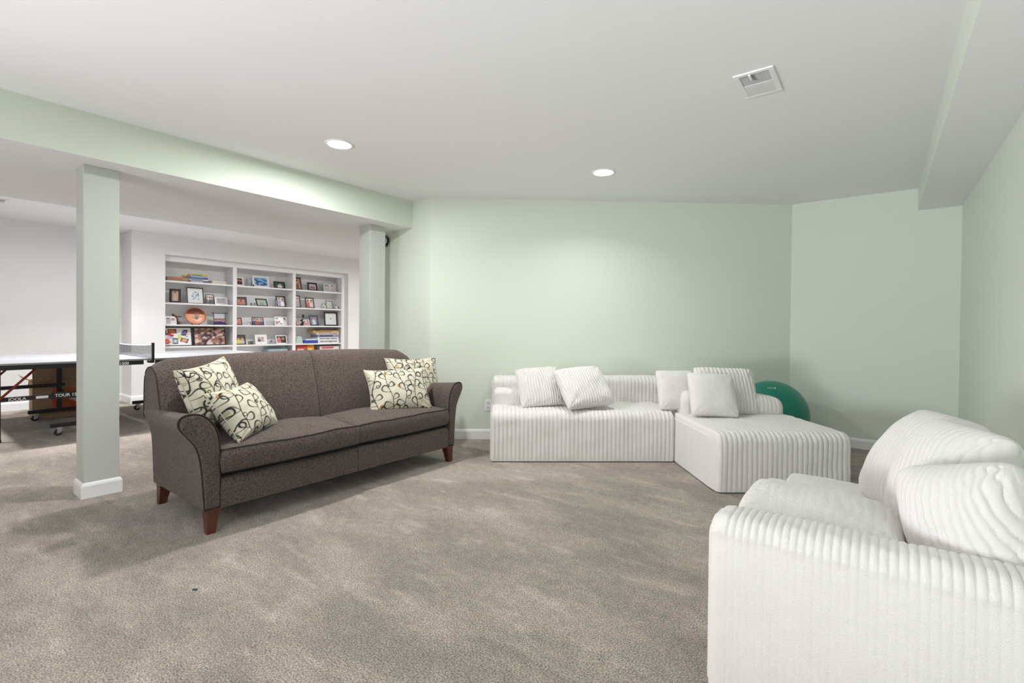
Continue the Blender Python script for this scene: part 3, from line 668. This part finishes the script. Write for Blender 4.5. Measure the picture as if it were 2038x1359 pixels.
lt = Matrix.Translation((.222, .205, .135)) @ Matrix(((0, 0, 1, 0), (1, 0, 0, 0), (0, 1, 0, 0), (0, 0, 0, 1))) @ Matrix.Rotation(math.radians(45), 4, 'Z')
text_mesh('lettering', 'THE', .055, lt @ Matrix.Translation((.10, .055, 0)), CARDP, bx); text_mesh('lettering', 'HOME', .068, lt @ Matrix.Translation((.045, -.0, 0)), CARDP, bx); text_mesh('lettering', 'DEPOT', .058, lt @ Matrix.Translation((.055, -.06, 0)), CARDP, bx)
b = MB(); b.box(.2202, .221, .02, .07, .385, .40).box(.2202, .221, .08, .15, .385, .40); b.build('print', mat('black_print', (.02, .02, .02), .8), bx)
t = thing('paper_sheet', 'crumpled white paper lying on top of the open cardboard box', 'paper', (-8.12, 1.45, .46))
V = []; n = 14
gx, gy = np.meshgrid(np.linspace(-.22, .24, n), np.linspace(-.28, .3, n), indexing='ij'); gz = .02 + .014 * noise2(gx, gy, 5, 4)
gridmesh('sheet', np.stack([gx, gy, gz], -1), gq(n, n)[:, ::-1], mat('white_paper', (.75, .74, .72), .8), t, smooth=False)
t = thing('blue_ball', 'small dark blue ball at the top edge of the cardboard box', 'ball', (-7.93, 1.47, .50)); MB().sph((0, 0, 0), .03, (1, 1.1, .8)).build('ball_body', mat('dark_blue', (.02, .025, .12), .5), t, True)

# ------------------------------------------------------------------ bookcase
XF, XBK = -8.62, -8.93
bc = thing('bookcase', 'white built-in bookcase of three bays set in the wall recess', 'bookcase', (XBK, NY0, 0))
def bb(x0, x1, y0, y1, z0, z1, name, bev=.001): return MB().box(x0 - XBK, x1 - XBK, y0 - NY0, y1 - NY0, z0, z1, bev).build(name, TRIMW, bc)
bays = [(2.66, 3.62), (3.683, 4.654), (4.714, 5.669)]; ZSH = [.135, .467, .80, 1.135, 1.47, 1.805]
bb(XBK, XBK + .012, NY0, NY1, 0, 2.165, 'back_panel')
for y0, y1 in ((NY0 + .001, 2.66), (3.62, 3.683), (4.654, 4.714), (5.669, NY1 - .001)): bb(XF - .02, XF, y0, y1, 0, 2.156, 'stile')
for y0, y1 in ((NY0 + .001, 2.645), (3.64, 3.664), (4.672, 4.696), (5.685, NY1 - .001)): bb(XBK + .012, XF - .02, y0, y1, 0, 2.156, 'side_panel')
bb(XF - .02, XF + .004, NY0 + .001, NY1 - .001, 2.097, NZ - .001, 'top_rail'); bb(XBK + .012, XF - .02, NY0 + .001, NY1 - .001, 2.10, 2.12, 'top_panel')
for y0, y1 in bays:
    for z in ZSH: bb(XBK + .012, XF - .004, y0 - .02 + .006, y1 + .02 - .006, z - .024, z, 'shelf')

PRINT = mat('photo_print', (.8, .8, .8), .3, vc=True)
def paint_grid(name, parent, w, h, fn, M, nx=26, ny=24):
    u, v = np.meshgrid(np.linspace(0, 1, nx), np.linspace(0, 1, ny), indexing='ij'); c = fn(u, v)
    V = np.stack([np.zeros_like(u), (u - .5) * w, v * h], -1).reshape(-1, 3); V = np.array([M @ Vector(p) for p in V])
    return gridmesh(name, V, gq(nx, ny), PRINT, parent, c.reshape(-1, 3), smooth=False)
def people(bg, n, shirt, seed, skin=(206, 160, 132), hair=(60, 40, 30)):
    def fn(u, v):
        r = np.random.default_rng(seed); c = np.empty(u.shape + (3,)); c[:] = lin(bg); c *= (1 + .12 * noise2(u, v, 1.5, seed))[..., None]
        for k in range(n):
            cx = (k + .5) / n + r.uniform(-.04, .04); hy = .66 + r.uniform(-.06, .06); rw = min(.15, .36 / n)
            sc = shirt[k % len(shirt)]
            m = (v < hy - .12) & (np.abs(u - cx) < rw * 1.7 * (1 - .3 * v)); c[m] = lin(sc)
            m = (((u - cx) / (rw * 1.15)) ** 2 + ((v - hy - .05) / .19) ** 2) < 1; c[m] = lin(hair if r.random() < .6 else (120, 92, 60))
            m = (((u - cx) / rw) ** 2 + ((v - hy + .02) / .15) ** 2) < 1; c[m] = lin(skin)
        return np.clip(c, 0, 1)
    return fn
def mosaic(cols, nx, ny, seed):
    def fn(u, v):
        r = np.random.default_rng(seed); tab = r.integers(0, len(cols), (nx + 1, ny + 1)); cc = np.array([lin(c) for c in cols])
        return cc[tab[np.clip(((u + .25 / nx * np.sin(v * 17 + seed)) * nx * .999).astype(int), 0, nx), np.clip(((v + .25 / ny * np.sin(u * 19 + seed)) * ny * .999).astype(int), 0, ny)]]
    return fn
FR = {k: mat('frame_' + k, c, r_, metal=mt) for k, c, r_, mt in [('black', (.015, .014, .014), .4, 0), ('dark', (.035, .028, .026), .45, 0), ('brown', (.10, .05, .03), .5, 0), ('silver', (.55, .55, .56), .35, .7), ('white', (.82, .82, .82), .4, 0), ('blue', (.04, .05, .09), .4, 0), ('grey', (.25, .25, .26), .4, .3)]}
def collage(u, v):
    c = np.empty(u.shape + (3,)); c[:] = lin((242, 242, 243))
    def rct(cx, cy, w, h, a, col, col2=None):
        ca, sa = math.cos(a), math.sin(a); x = (u - cx) * ca + (v - cy) * sa; y = -(u - cx) * sa + (v - cy) * ca
        m_ = (np.abs(x) < w) & (np.abs(y) < h); c[m_] = lin(col)
        if col2: m_ = (np.abs(x) < w * .62) & (np.abs(y) < h * .62); c[m_] = lin(col2)
    rct(.20, .42, .16, .08, .3, (225, 205, 235)); rct(.30, .80, .17, .13, .1, (95, 40, 30), (215, 120, 50)); rct(.22, .60, .14, .07, -.5, (200, 60, 50)); rct(.04, .70, .07, .14, .2, (70, 30, 45))
    rct(.76, .72, .10, .17, -.25, (45, 45, 70), (120, 125, 170)); rct(.56, .45, .07, .14, 0, (215, 225, 110)); rct(.74, .28, .15, .12, -.35, (120, 70, 50), (225, 175, 130)); rct(.40, .24, .10, .16, .05, (90, 100, 115), (200, 215, 215))
    rct(.09, .22, .11, .12, .5, (225, 70, 35), (240, 120, 60)); rct(.88, .62, .04, .05, .2, (235, 170, 70)); rct(.84, .50, .03, .04, .5, (120, 190, 190)); rct(.10, .08, .09, .03, .1, (180, 90, 150))
    return c
MATB = mat('white_mat', (.85, .85, .84), .7)
GP = 'framed photographs on the bookcase shelves'
def photo_frame(label, y0, y1, z0, z1, kind, pic, border=.018, matw=0, lean=13, yaw=0, depth=.13, stand=True):
    w, h = y1 - y0, (z1 - z0) / math.cos(math.radians(lean)); t_ = thing('photo_frame', label, 'photo frame', (XF - depth, (y0 + y1) / 2, z0 + .001), math.radians(yaw), GP)
    M = Matrix.Rotation(-math.radians(lean), 4, 'Y'); d = .012; b = MB(); m = FR[kind]; bo = border
    b.box(-d, 0, -w / 2, w / 2, 0, bo, .001, M=M, seg=1).box(-d, 0, -w / 2, w / 2, h - bo, h, .001, M=M, seg=1).box(-d, 0, -w / 2, -w / 2 + bo, bo, h - bo, .001, M=M, seg=1).box(-d, 0, w / 2 - bo, w / 2, bo, h - bo, .001, M=M, seg=1)
    b.build('frame', m, t_)
    MB().box(-d, -d + .004, -w / 2 + bo, w / 2 - bo, bo, h - bo, M=M).build('mat_board' if matw else 'backing', MATB, t_)
    pw, ph = w - 2 * bo - 2 * matw, h - 2 * bo - 2 * matw
    paint_grid('photo', t_, pw, ph, pic, M @ Matrix.Translation((-d + .005, 0, bo + matw)))
    if stand:
        top = M @ Vector((-d, 0, h * .62)); hd = min(.10, h * .45)
        MB().prism([(-.02, 0), (.02, 0), (.014, 1), (-.014, 1)], lambda p: Vector((top.x * p[1] + (top.x - hd) * (1 - p[1]), p[0], top.z * p[1])), lambda p: Vector((top.x * p[1] + (top.x - hd) * (1 - p[1]) - .003, p[0], top.z * p[1]))).build('easel', m, t_)
    return t_
sk = [(70, 80, 120), (150, 60, 60), (60, 60, 60), (220, 220, 225)]
z5, z4, z3, z2 = 1.805, 1.47, 1.135, .80
# left bay
photo_frame('dark wooden portrait frame leaning at the left end of the second shelf', 2.745, 2.895, z4, 1.69, 'dark', people((190, 165, 140), 1, [(210, 180, 170)], 1), .032, 0, 16, -18, .10)
photo_frame('large black frame with wide white mat on the second shelf of the left bay', 2.998, 3.238, z4, 1.731, 'black', mosaic([(40, 50, 70), (150, 200, 215), (220, 225, 230), (90, 90, 100), (180, 190, 200)], 6, 6, 2), .012, .055, 10)
photo_frame('small thin black portrait frame right of the large matted one', 3.268, 3.392, z4, 1.633, 'black', people((225, 228, 230), 3, [(90, 90, 110), (60, 60, 70)], 3), .009)
photo_frame('silver landscape frame at the right end of the second shelf, left bay', 3.402, 3.598, z4, 1.596, 'silver', people((205, 205, 208), 2, [(175, 175, 185)], 4, skin=(200, 190, 185)), .022)
photo_frame('silver frame with pale photo at the left end of the third shelf', 2.70, 2.852, z3, 1.255, 'silver', people((205, 200, 215), 2, [(190, 180, 190), (230, 230, 240)], 5), .01)
photo_frame('large collage of colourful pictures in black frame, bottom left of bookcase', 2.668, 3.06, z2, 1.095, 'black', collage, .012, 0, 10, depth=.09)
photo_frame('wide black framed collage of many small photos, left bay lower shelf', 3.082, 3.558, z2, 1.095, 'black', mosaic([(150, 110, 100), (200, 170, 160), (90, 70, 70), (60, 50, 55), (220, 200, 195), (130, 100, 90), (180, 120, 110)], 10, 8, 7), .015, 0, 10, depth=.09)
# middle bay
photo_frame('white frame with group photo at the left end of the top middle shelf', 3.725, 3.858, z5, 1.962, 'white', people((70, 50, 50), 3, [(50, 40, 45), (120, 60, 60)], 8), .026)
photo_frame('tall white frame with blue picture on the top middle shelf', 4.005, 4.295, z5, 2.008, 'white', mosaic([(110, 170, 220), (60, 110, 180), (150, 200, 235), (60, 60, 130), (120, 190, 225)], 7, 5, 9), .034)
photo_frame('black landscape frame with a green portrait on the top middle shelf', 4.378, 4.588, z5, 1.936, 'black', people((35, 90, 70), 1, [(230, 230, 230)], 10), .022)
photo_frame('dark frame with pink photo at the left end of the second middle shelf', 3.732, 3.902, z4, 1.621, 'dark', people((140, 80, 75), 2, [(190, 120, 110)], 11), .020, 0, 18, -12)
photo_frame('black tent-fold frame in the centre of the second middle shelf', 4.045, 4.262, z4, 1.607, 'black', people((180, 195, 190), 1, [(150, 170, 165)], 12, skin=(225, 190, 165), hair=(200, 170, 130)), .018, 0, 22, 12, depth=.08)
photo_frame('dark portrait frame with lilac photo, right of the second middle shelf', 4.426, 4.604, z4, 1.674, 'dark', people((205, 205, 225), 2, [(150, 140, 190), (230, 230, 235)], 13), .022)
photo_frame('small black frame half hidden by the divider on the third middle shelf', 3.722, 3.828, z3, 1.263, 'black', people((215, 160, 150), 1, [(210, 120, 120)], 14), .013)
photo_frame('thin black landscape frame of two people on the third middle shelf', 3.997, 4.201, z3, 1.273, 'black', people((205, 205, 200), 3, [(60, 70, 130), (180, 80, 60), (70, 80, 120)], 15), .010)
photo_frame('white double photo frame on the third middle shelf', 4.397, 4.624, z3, 1.295, 'white', lambda u, v: mosaic([(245, 245, 245), (245, 245, 245), (160, 130, 130), (90, 90, 100), (245, 245, 245)], 5, 4, 16)(u, v), .02)
photo_frame('black frame with yellow-shirted portrait on the fourth middle shelf', 3.727, 3.892, z2, .966, 'black', people((90, 90, 95), 2, [(230, 215, 90), (200, 200, 205)], 17), .014)
photo_frame('white frame with small dark picture, centre of the fourth middle shelf', 4.052, 4.261, z2, .97, 'white', people((235, 232, 232), 2, [(90, 90, 100), (200, 170, 170)], 18), .045)
photo_frame('white landscape frame with dark photo at the right of the fourth middle shelf', 4.421, 4.628, z2, .955, 'white', people((70, 60, 62), 2, [(200, 120, 120), (60, 60, 70)], 19), .018)
# right bay
photo_frame('tall dark frame at the left end of the top right shelf', 4.757, 4.912, z5, 2.05, 'dark', people((200, 150, 120), 1, [(120, 80, 60)], 20), .024, 0, 14)
photo_frame('black square frame in the centre of the top right shelf', 5.029, 5.235, z5, 1.971, 'black', people((225, 200, 205), 2, [(120, 90, 100)], 21), .036, .01)
photo_frame('silver landscape frame with two faces at the end of the top right shelf', 5.36, 5.655, z5, 1.995, 'silver', people((225, 225, 222), 2, [(190, 190, 190)], 22, skin=(215, 205, 195)), .028)
photo_frame('dark patterned frame at the left end of the second right shelf', 4.761, 4.895, z4, 1.707, 'dark', people((210, 215, 210), 2, [(150, 150, 150)], 23), .02, 0, 14)
photo_frame('brown wooden portrait frame on the second right shelf', 4.991, 5.171, z4, 1.677, 'brown', people((235, 225, 222), 2, [(200, 100, 90), (220, 220, 220)], 24), .022)
photo_frame('grey framed certificate-like print on the second right shelf', 5.418, 5.569, z4, 1.639, 'grey', mosaic([(215, 220, 200), (205, 212, 190), (190, 200, 180)], 5, 6, 25), .018)
photo_frame('narrow silver frame standing high at the left of the third right shelf', 4.757, 4.812, z3, 1.415, 'silver', people((200, 190, 180), 1, [(170, 140, 130)], 26), .008, 0, 6, depth=.22)
photo_frame('small unframed-looking white photo in front of the black bottle', 4.930, 5.075, z3, 1.249, 'white', people((240, 225, 225), 2, [(210, 150, 150)], 27), .006)
photo_frame('blue-black portrait frame on the third right shelf', 5.071, 5.258, z3, 1.34, 'blue', people((130, 140, 160), 1, [(220, 222, 228)], 28), .024, 0, 12)
t_ = photo_frame('large square shadow box with a small red butterfly, third right shelf', 5.363, 5.650, z3, 1.412, 'black', lambda u, v: np.where(((np.abs(np.abs(u - .5) - .03) < .03) & (np.abs(v - .52) < .05))[..., None], np.array(lin((190, 50, 50))), np.array(lin((226, 232, 228)))), .024, 0, 6, depth=.1)
# iron-scroll frame
t_ = thing('photo_frame', 'wrought iron scroll-cornered frame on the third shelf of the left bay', 'photo frame', (XF - .12, 3.465, z3), 0, GP)
b = MB()
for y in (-.085, .085): b.cyl((0, y, .0), (-.02, y, .205), .004, seg=6)
for z in (.012, .10, .19): b.cyl((-.001, -.10, z), (-.001, .10, z), .0035, seg=6)
for y in (-.105, .105):
    for z in (.012, .195): b.tube([(0, y + .012 * math.cos(a), z + .012 * math.sin(a)) for a in np.linspace(0, 6.28, 11)[:-1]], .003, 5, True)
b.build('frame', BLACK, t_)
paint_grid('photo', t_, .16, .088, people((220, 170, 165), 3, [(70, 60, 120), (60, 60, 110)], 30), Matrix.Translation((-.004, 0, .012)))
paint_grid('photo', t_, .16, .085, lambda u, v: np.stack([u * 0 + .6, u * 0 + .62, u * 0 + .66], -1), Matrix.Translation((-.006, 0, .102)))
MB().box(-.03, .012, -.09, .09, 0, .006).build('foot', BLACK, t_)

# plate with handprint
t_ = thing('decorative_plate', 'round orange and brown plate with a black handprint', 'plate', (XF - .13, 3.12, z3 + .001))
Mp = Matrix.Rotation(math.radians(-12), 4, 'Y'); R_ = .137; n = 60
rad, an = np.meshgrid(np.linspace(0.001, 1, 34), np.linspace(0, 2 * np.pi, n, endpoint=False), indexing='ij')
yy, zz = rad * np.cos(an), rad * np.sin(an); c = np.empty(yy.shape + (3,)); c[:] = lin((232, 160, 118)); c *= (1 + .16 * noise2(yy, zz, 1.3, 3))[..., None]
m_ = zz > .25; c[m_] = np.array(lin((118, 58, 40))) * (1 + .2 * noise2(yy, zz, 3, 5)[m_])[:, None]
for (fy, fz, a, L_) in [(.02, -.1, 100, .32), (.12, -.1, 82, .34), (.22, -.12, 68, .32), (.30, -.2, 45, .28), (-.08, -.22, 150, .26)]:
    dy, dz = yy - fy, zz - fz; ca, sa = math.cos(math.radians(a)), math.sin(math.radians(a)); la = dy * ca + dz * sa; lb = -dy * sa + dz * ca
    c[(la > -.05) & (la < L_) & (np.abs(lb) < .032)] = lin((40, 38, 45))
c[((yy - .14) / .17) ** 2 + ((zz + .25) / .15) ** 2 < 1] = lin((48, 45, 52))
c[(rad > .93)] = lin((180, 95, 60))
V = np.stack([.018 * rad ** 3, yy * R_ * 1.08, R_ + zz * R_], -1).reshape(-1, 3); V = np.array([Mp @ Vector(p) for p in V])
gridmesh('plate_face', V, gq(34, n, wrap=True)[:, ::-1], PRINT, t_, c.reshape(-1, 3))
V2 = V.copy(); V2[:, 0] -= .006; gridmesh('plate_back', V2, gq(34, n, wrap=True), mat('plate_back', lin((170, 100, 70)), .5), t_)
MB().box(-.04, .02, -.05, -.044, 0, .012).box(-.04, .02, .044, .05, 0, .012).build('stand', BLACK, t_)

def blobs(name, label, cat, loc, parts, m, partname='body', group=None):
    t_ = thing(name, label, cat, loc, 0, group)
    for pn, mm, lst in parts:
        b = MB()
        for c_, r, sc in lst: b.sph(c_, r, sc, 14)
        b.build(pn, mm, t_, True)
    return t_
BRN = mat('figurine_brown', (.13, .05, .025), .5); PEACH = mat('figurine_peach', (.62, .40, .28), .6); PORC = mat('white_porcelain', (.8, .8, .8), .25)
blobs('figurine', 'brown carved antlered figurine behind the silver frame, left bay', 'figurine', (XF - .17, 2.865, z3), [('body', BRN, [((0, .02, .025), .03, (1, 1, .9)), ((0, .005, .07), .02, (1, .9, 2)), ((0, -.01, .11), .022, (1, 1, 1))]), ('antler', BRN, [((0, -.05, .155), .016, (1, 1.2, 1)), ((0, -.03, .135), .016, (1, 2, .7)), ((0, .03, .125), .018, (1, 2.2, .6))])], BRN)
t_ = thing('stuffed_toy', 'small yellow and orange toy resting against the book stack', 'toy', (XF - .14, 2.968, 1.875))
b = MB(); b.sph((0, 0, .022), .022, (1, 1.5, .9)).sph((0, -.035, .03), .013); b.build('body', mat('yellow_toy', (.72, .45, .05), .7), t_, True)
def book(label, y0, y1, z0, h, col, band=None, depth=.06, group='books and game boxes on the bookcase', name='book', dep=.17, cat='book', txt=False, rz=0):
    t_ = thing(name, label, cat, (XF - depth, (y0 + y1) / 2, z0), math.radians(rz), group); w = y1 - y0
    cm = mat('cover', lin(col), .5)
    if name == 'book':
        MB().box(-dep, 0, -w / 2, w / 2, 0, .0025).box(-dep, 0, -w / 2, w / 2, h - .0025, h).box(-.003, 0, -w / 2, w / 2, 0, h, .0008, seg=1).build('cover', cm, t_)
        MB().box(-dep + .004, -.004, -w / 2 + .004, w / 2 - .004, .0025, h - .0025).build('pages', MATB, t_)
    else:
        MB().box(-dep, 0, -w / 2, w / 2, 0, h * .72, .001, seg=1).build('tray', cm, t_); MB().box(-dep - .001, .0015, -w / 2 - .0015, w / 2 + .0015, h * .28, h, .001, seg=1).build('lid', cm, t_)
    if band:
        MB().box(.0016, .0022, -w / 2 + w * .08, w / 2 - w * .3, h * .3, h * .78).build('spine_print', mat('spine_print', lin(band), .6), t_)
    if txt:
        b = MB(); k = -w / 2 + w * .1
        while k < w / 2 - w * .12: g = random.uniform(.008, .02); b.box(.0016, .0024, k, k + g, h * .32, h * .74); k += g + random.uniform(.005, .012)
        b.build('spine_lettering', mat('spine_ink', lin((60, 60, 70)), .6), t_)
    return t_
book('tan leather-look box lying at the left end of the top left shelf', 2.705, 2.99, z5, .065, (170, 140, 115), (190, 120, 90), name='box', cat='box')
book('purple-grey book at the bottom of the stack on the top left shelf', 3.0, 3.275, z5, .03, (120, 115, 150), (220, 220, 230))
book('white book second from the bottom of the top left stack', 3.0, 3.27, z5 + .031, .026, (225, 225, 225), (150, 150, 170))
book('deep blue book in the middle of the top left stack', 3.0, 3.268, z5 + .058, .024, (45, 85, 165), (90, 160, 210))
book('pale lilac book fourth in the top left stack', 3.02, 3.262, z5 + .083, .02, (200, 190, 215))
book('thin yellow and green book on top of the top left stack', 3.02, 3.258, z5 + .104, .026, (215, 195, 70), (90, 160, 90))
book('cream box lying at the right of the top left shelf', 3.33, 3.54, z5, .05, (225, 218, 205), name='box', cat='box')
book('white text-spined game box at the bottom of the right bay stack', 5.20, 5.655, z2, .058, (232, 232, 232), name='game_box', cat='game box', txt=True, dep=.24)
book('white game box second in the right bay stack', 5.19, 5.65, z2 + .059, .052, (235, 235, 238), name='game_box', cat='game box', txt=True, dep=.24)
book('navy and grey game box third in the right bay stack', 5.19, 5.655, z2 + .112, .05, (150, 155, 175), (50, 55, 100), name='game_box', cat='game box', dep=.24)
book('pinkish white game box fourth in the right bay stack', 5.16, 5.655, z2 + .163, .034, (225, 205, 205), name='game_box', cat='game box', txt=True, dep=.24)
book('tan and yellow game box near the top of the right bay stack', 5.10, 5.65, z2 + .198, .045, (205, 170, 115), (150, 120, 70), name='game_box', cat='game box', dep=.22)
book('thin dark brown box on top of the right bay stack', 5.25, 5.55, z2 + .244, .016, (70, 40, 35), name='game_box', cat='game box', dep=.2)
book('blue game box with white lettering left of the tall stack', 4.905, 5.17, z2, .058, (50, 80, 175), name='game_box', cat='game box', dep=.09, depth=.03)
bpy.data.objects  # noqa
book('flat white box resting on the blue game box', 4.93, 5.16, z2 + .059, .022, (235, 230, 235), name='game_box', cat='game box', dep=.09, depth=.032)
z1_ = .467
book('white box with red lettering on the lowest visible right shelf', 5.24, 5.655, z1_ + .20, .07, (235, 232, 232), (215, 90, 90), name='game_box', cat='game box', dep=.24)
book('dark purple box under the white one on the lowest right shelf', 5.13, 5.48, z1_ + .15, .045, (60, 40, 75), name='game_box', cat='game box', dep=.24)
book('plain black storage box below the purple one on the lowest right shelf', 5.13, 5.655, z1_, .148, (45, 42, 50), name='game_box', cat='game box', dep=.24)
book('upright orange and yellow game box on the lowest right shelf', 4.975, 5.115, z1_, .298, (225, 150, 50), (240, 215, 120), name='game_box', cat='game box', dep=.2)
book('upright red and pink bagged box at the left of the lowest right shelf', 4.765, 4.965, z1_, .296, (200, 80, 80), (235, 190, 190), name='game_box', cat='game box', dep=.2)
book('colourful blue and yellow game box on the lowest middle shelf', 4.245, 4.59, z1_, .245, (150, 180, 190), (225, 205, 90), name='game_box', cat='game box', dep=.2)
# glass and small ornaments
GLASS = bpy.data.materials.new('clear_glass'); GLASS.use_nodes = True; gb = GLASS.node_tree.nodes['Principled BSDF']; gb.inputs['Transmission Weight'].default_value = 1; gb.inputs['Roughness'].default_value = .05; gb.inputs['Base Color'].default_value = (.93, .97, .96, 1)
t_ = thing('glass_vase', 'clear glass vase between two white frames, top middle shelf', 'vase', (XF - .15, 3.935, z5 + .001)); MB().cyl((0, 0, 0), (0, 0, .125), .035, .045, 20).build('body', GLASS, t_, True, 40)
t_ = thing('candle', 'tiny dark candle beside the blue picture on the top middle shelf', 'candle', (XF - .07, 3.985, z5)); MB().cyl((0, 0, 0), (0, 0, .036), .009, seg=10).build('wax', BLACKP, t_, True, 40); MB().cyl((0, 0, .036), (0, 0, .044), .0012, seg=5).build('wick', BLACK, t_)
blobs('figurine', 'tiny pink figurine between two frames on the top middle shelf', 'figurine', (XF - .1, 4.333, z5), [('body', mat('pale_pink', (.6, .45, .43), .6), [((0, 0, .018), .018, (1, 1.2, 1))]), ('head', PEACH, [((0, 0, .045), .013, (1, 1, 1))])], BRN)
t_ = thing('glass_block', 'small clear glass ornament left of the tent-fold frame', 'ornament', (XF - .13, 3.997, z4 + .001)); MB().box(-.02, .02, -.03, .03, 0, .055, .006).build('body', GLASS, t_)
t_ = thing('glass_block', 'upright clear glass award beside the lilac photo frame', 'ornament', (XF - .12, 4.392, z4 + .001)); MB().box(-.012, .012, -.024, .024, .01, .12, .005).build('body', GLASS, t_); MB().box(-.025, .025, -.03, .03, 0, .01, .002).build('base', GLASS, t_)
t_ = thing('glass_dish', 'low clear glass dish on the third middle shelf', 'dish', (XF - .13, 3.936, z3 + .001)); MB().cyl((0, 0, 0), (0, 0, .036), .022, .032, 18).build('body', GLASS, t_, True, 40)
t_ = thing('number_ornament', 'small black ornament in the shape of the number 100', 'ornament', (XF - .10, 3.95, z2 + .001))
text_mesh('digits', '100', .075, Matrix.Translation((0, -.045, .006)) @ Matrix(((0, 0, 1, 0), (1, 0, 0, 0), (0, 1, 0, 0), (0, 0, 0, 1))) @ Matrix.Scale(.75, 4, (1, 0, 0)) @ Matrix.Scale(9, 4, (0, 0, 1)), BLACK, t_); MB().box(-.012, .014, -.045, .045, 0, .006).build('base', BLACK, t_)
t_ = thing('crystal_figurine', 'small faceted crystal figurine between two white frames on the fourth middle shelf', 'figurine', (XF - .12, 4.325, z2 + .001)); b = MB(); b.cyl((0, 0, .0), (0, 0, .035), .034, .03, 8).cyl((0, 0, .035), (0, 0, .085), .026, .004, 6); b.build('body', GLASS, t_)
t_ = thing('glass_tray', 'vertical clear glass tray leaning between black and silver frames, top right shelf', 'ornament', (XF - .18, 5.315, z5 + .001)); MB().box(-.006, .006, -.035, .035, 0, .165, .003).build('body', GLASS, t_)
BW = mat('black_spot', (.03, .03, .03), .4)
t_ = blobs('figurine', 'round white spotted ornament on the second right shelf', 'figurine', (XF - .12, 5.356, z4), [('body', PORC, [((0, 0, .046), .046, (1, 1, 1))]), ('spot', BW, [((.040, .02, .055), .012, (.5, 1, 1)), ((.040, -.024, .04), .010, (.5, 1, 1)), ((.036, .002, .075), .009, (.6, 1, .8))])], PORC)
t_ = blobs('figurine', 'black and white spotted animal figurine at the end of the second right shelf', 'figurine', (XF - .12, 5.632, z4), [('body', PORC, [((0, .01, .032), .03, (1, 1.5, 1)), ((0, -.03, .062), .024, (1, 1, 1))]), ('spot', BW, [((.026, .02, .04), .014, (.5, 1, 1)), ((.022, -.035, .075), .012, (.6, 1, 1)), ((.02, -.01, .03), .010, (.6, 1, 1)), ((0, .05, .02), .016, (1, .8, 1))])], PORC)
t_ = blobs('figurine', 'peach reclining figurine at the left of the third right shelf', 'figurine', (XF - .09, 4.80, z3), [('body', PEACH, [((0, 0, .03), .03, (1, 1.2, 1)), ((0, -.01, .075), .022, (1, .9, 1.3))]), ('head', PEACH, [((0, -.008, .115), .015, (1, 1, 1))]), ('base', BRN, [((0, .0, .006), .03, (1, 1.2, .2))])], PEACH)
t_ = blobs('figurine', 'black dog figurine beside the peach one on the third right shelf', 'figurine', (XF - .085, 4.885, z3), [('body', BLACKP, [((0, .01, .045), .026, (1, .9, 1.6)), ((0, -.005, .02), .022, (1, 1.6, .9))]), ('head', BLACKP, [((0, -.012, .10), .022, (1, 1.3, .9)), ((0, .012, .115), .009, (1, .6, 1.4))])], BLACKP)
t_ = thing('bottle', 'small dark bottle with black cap on the third right shelf', 'bottle', (XF - .2, 4.97, z3)); MB().cyl((0, 0, 0), (0, 0, .13), .022, seg=16).cyl((0, 0, .13), (0, 0, .16), .022, .011, 16).build('body', mat('bottle_grey', (.2, .19, .17), .3), t_, True, 40); MB().cyl((0, 0, .16), (0, 0, .212), .017, seg=16).build('cap', BLACK, t_, True, 40)
t_ = thing('glass_pyramid', 'pale green wedge-shaped glass ornament on the fourth right shelf', 'ornament', (XF - .09, 4.83, z2 + .001)); b = MB(); b.prism([(-.068, 0), (.068, 0), (.03, .135), (-.05, .135)], lambda p: Vector((.02, p[0], p[1])), lambda p: Vector((-.02, p[0], p[1]))); b.build('body', mat('pale_green', (.55, .68, .60), .3), t_)

# scrap on the carpet
t_ = thing('carpet_scrap', 'tiny dark green scrap lying on the open carpet', 'scrap', (-2.325, .827, .001), .5); MB().box(-.009, .009, -.005, .005, 0, .003, M=Matrix.Rotation(.1, 4, 'Y')).sph((.006, .004, .002), .004, (1, 1, .5), 8).build('fluff', mat('dark_green', (.01, .08, .07), .7), t_)
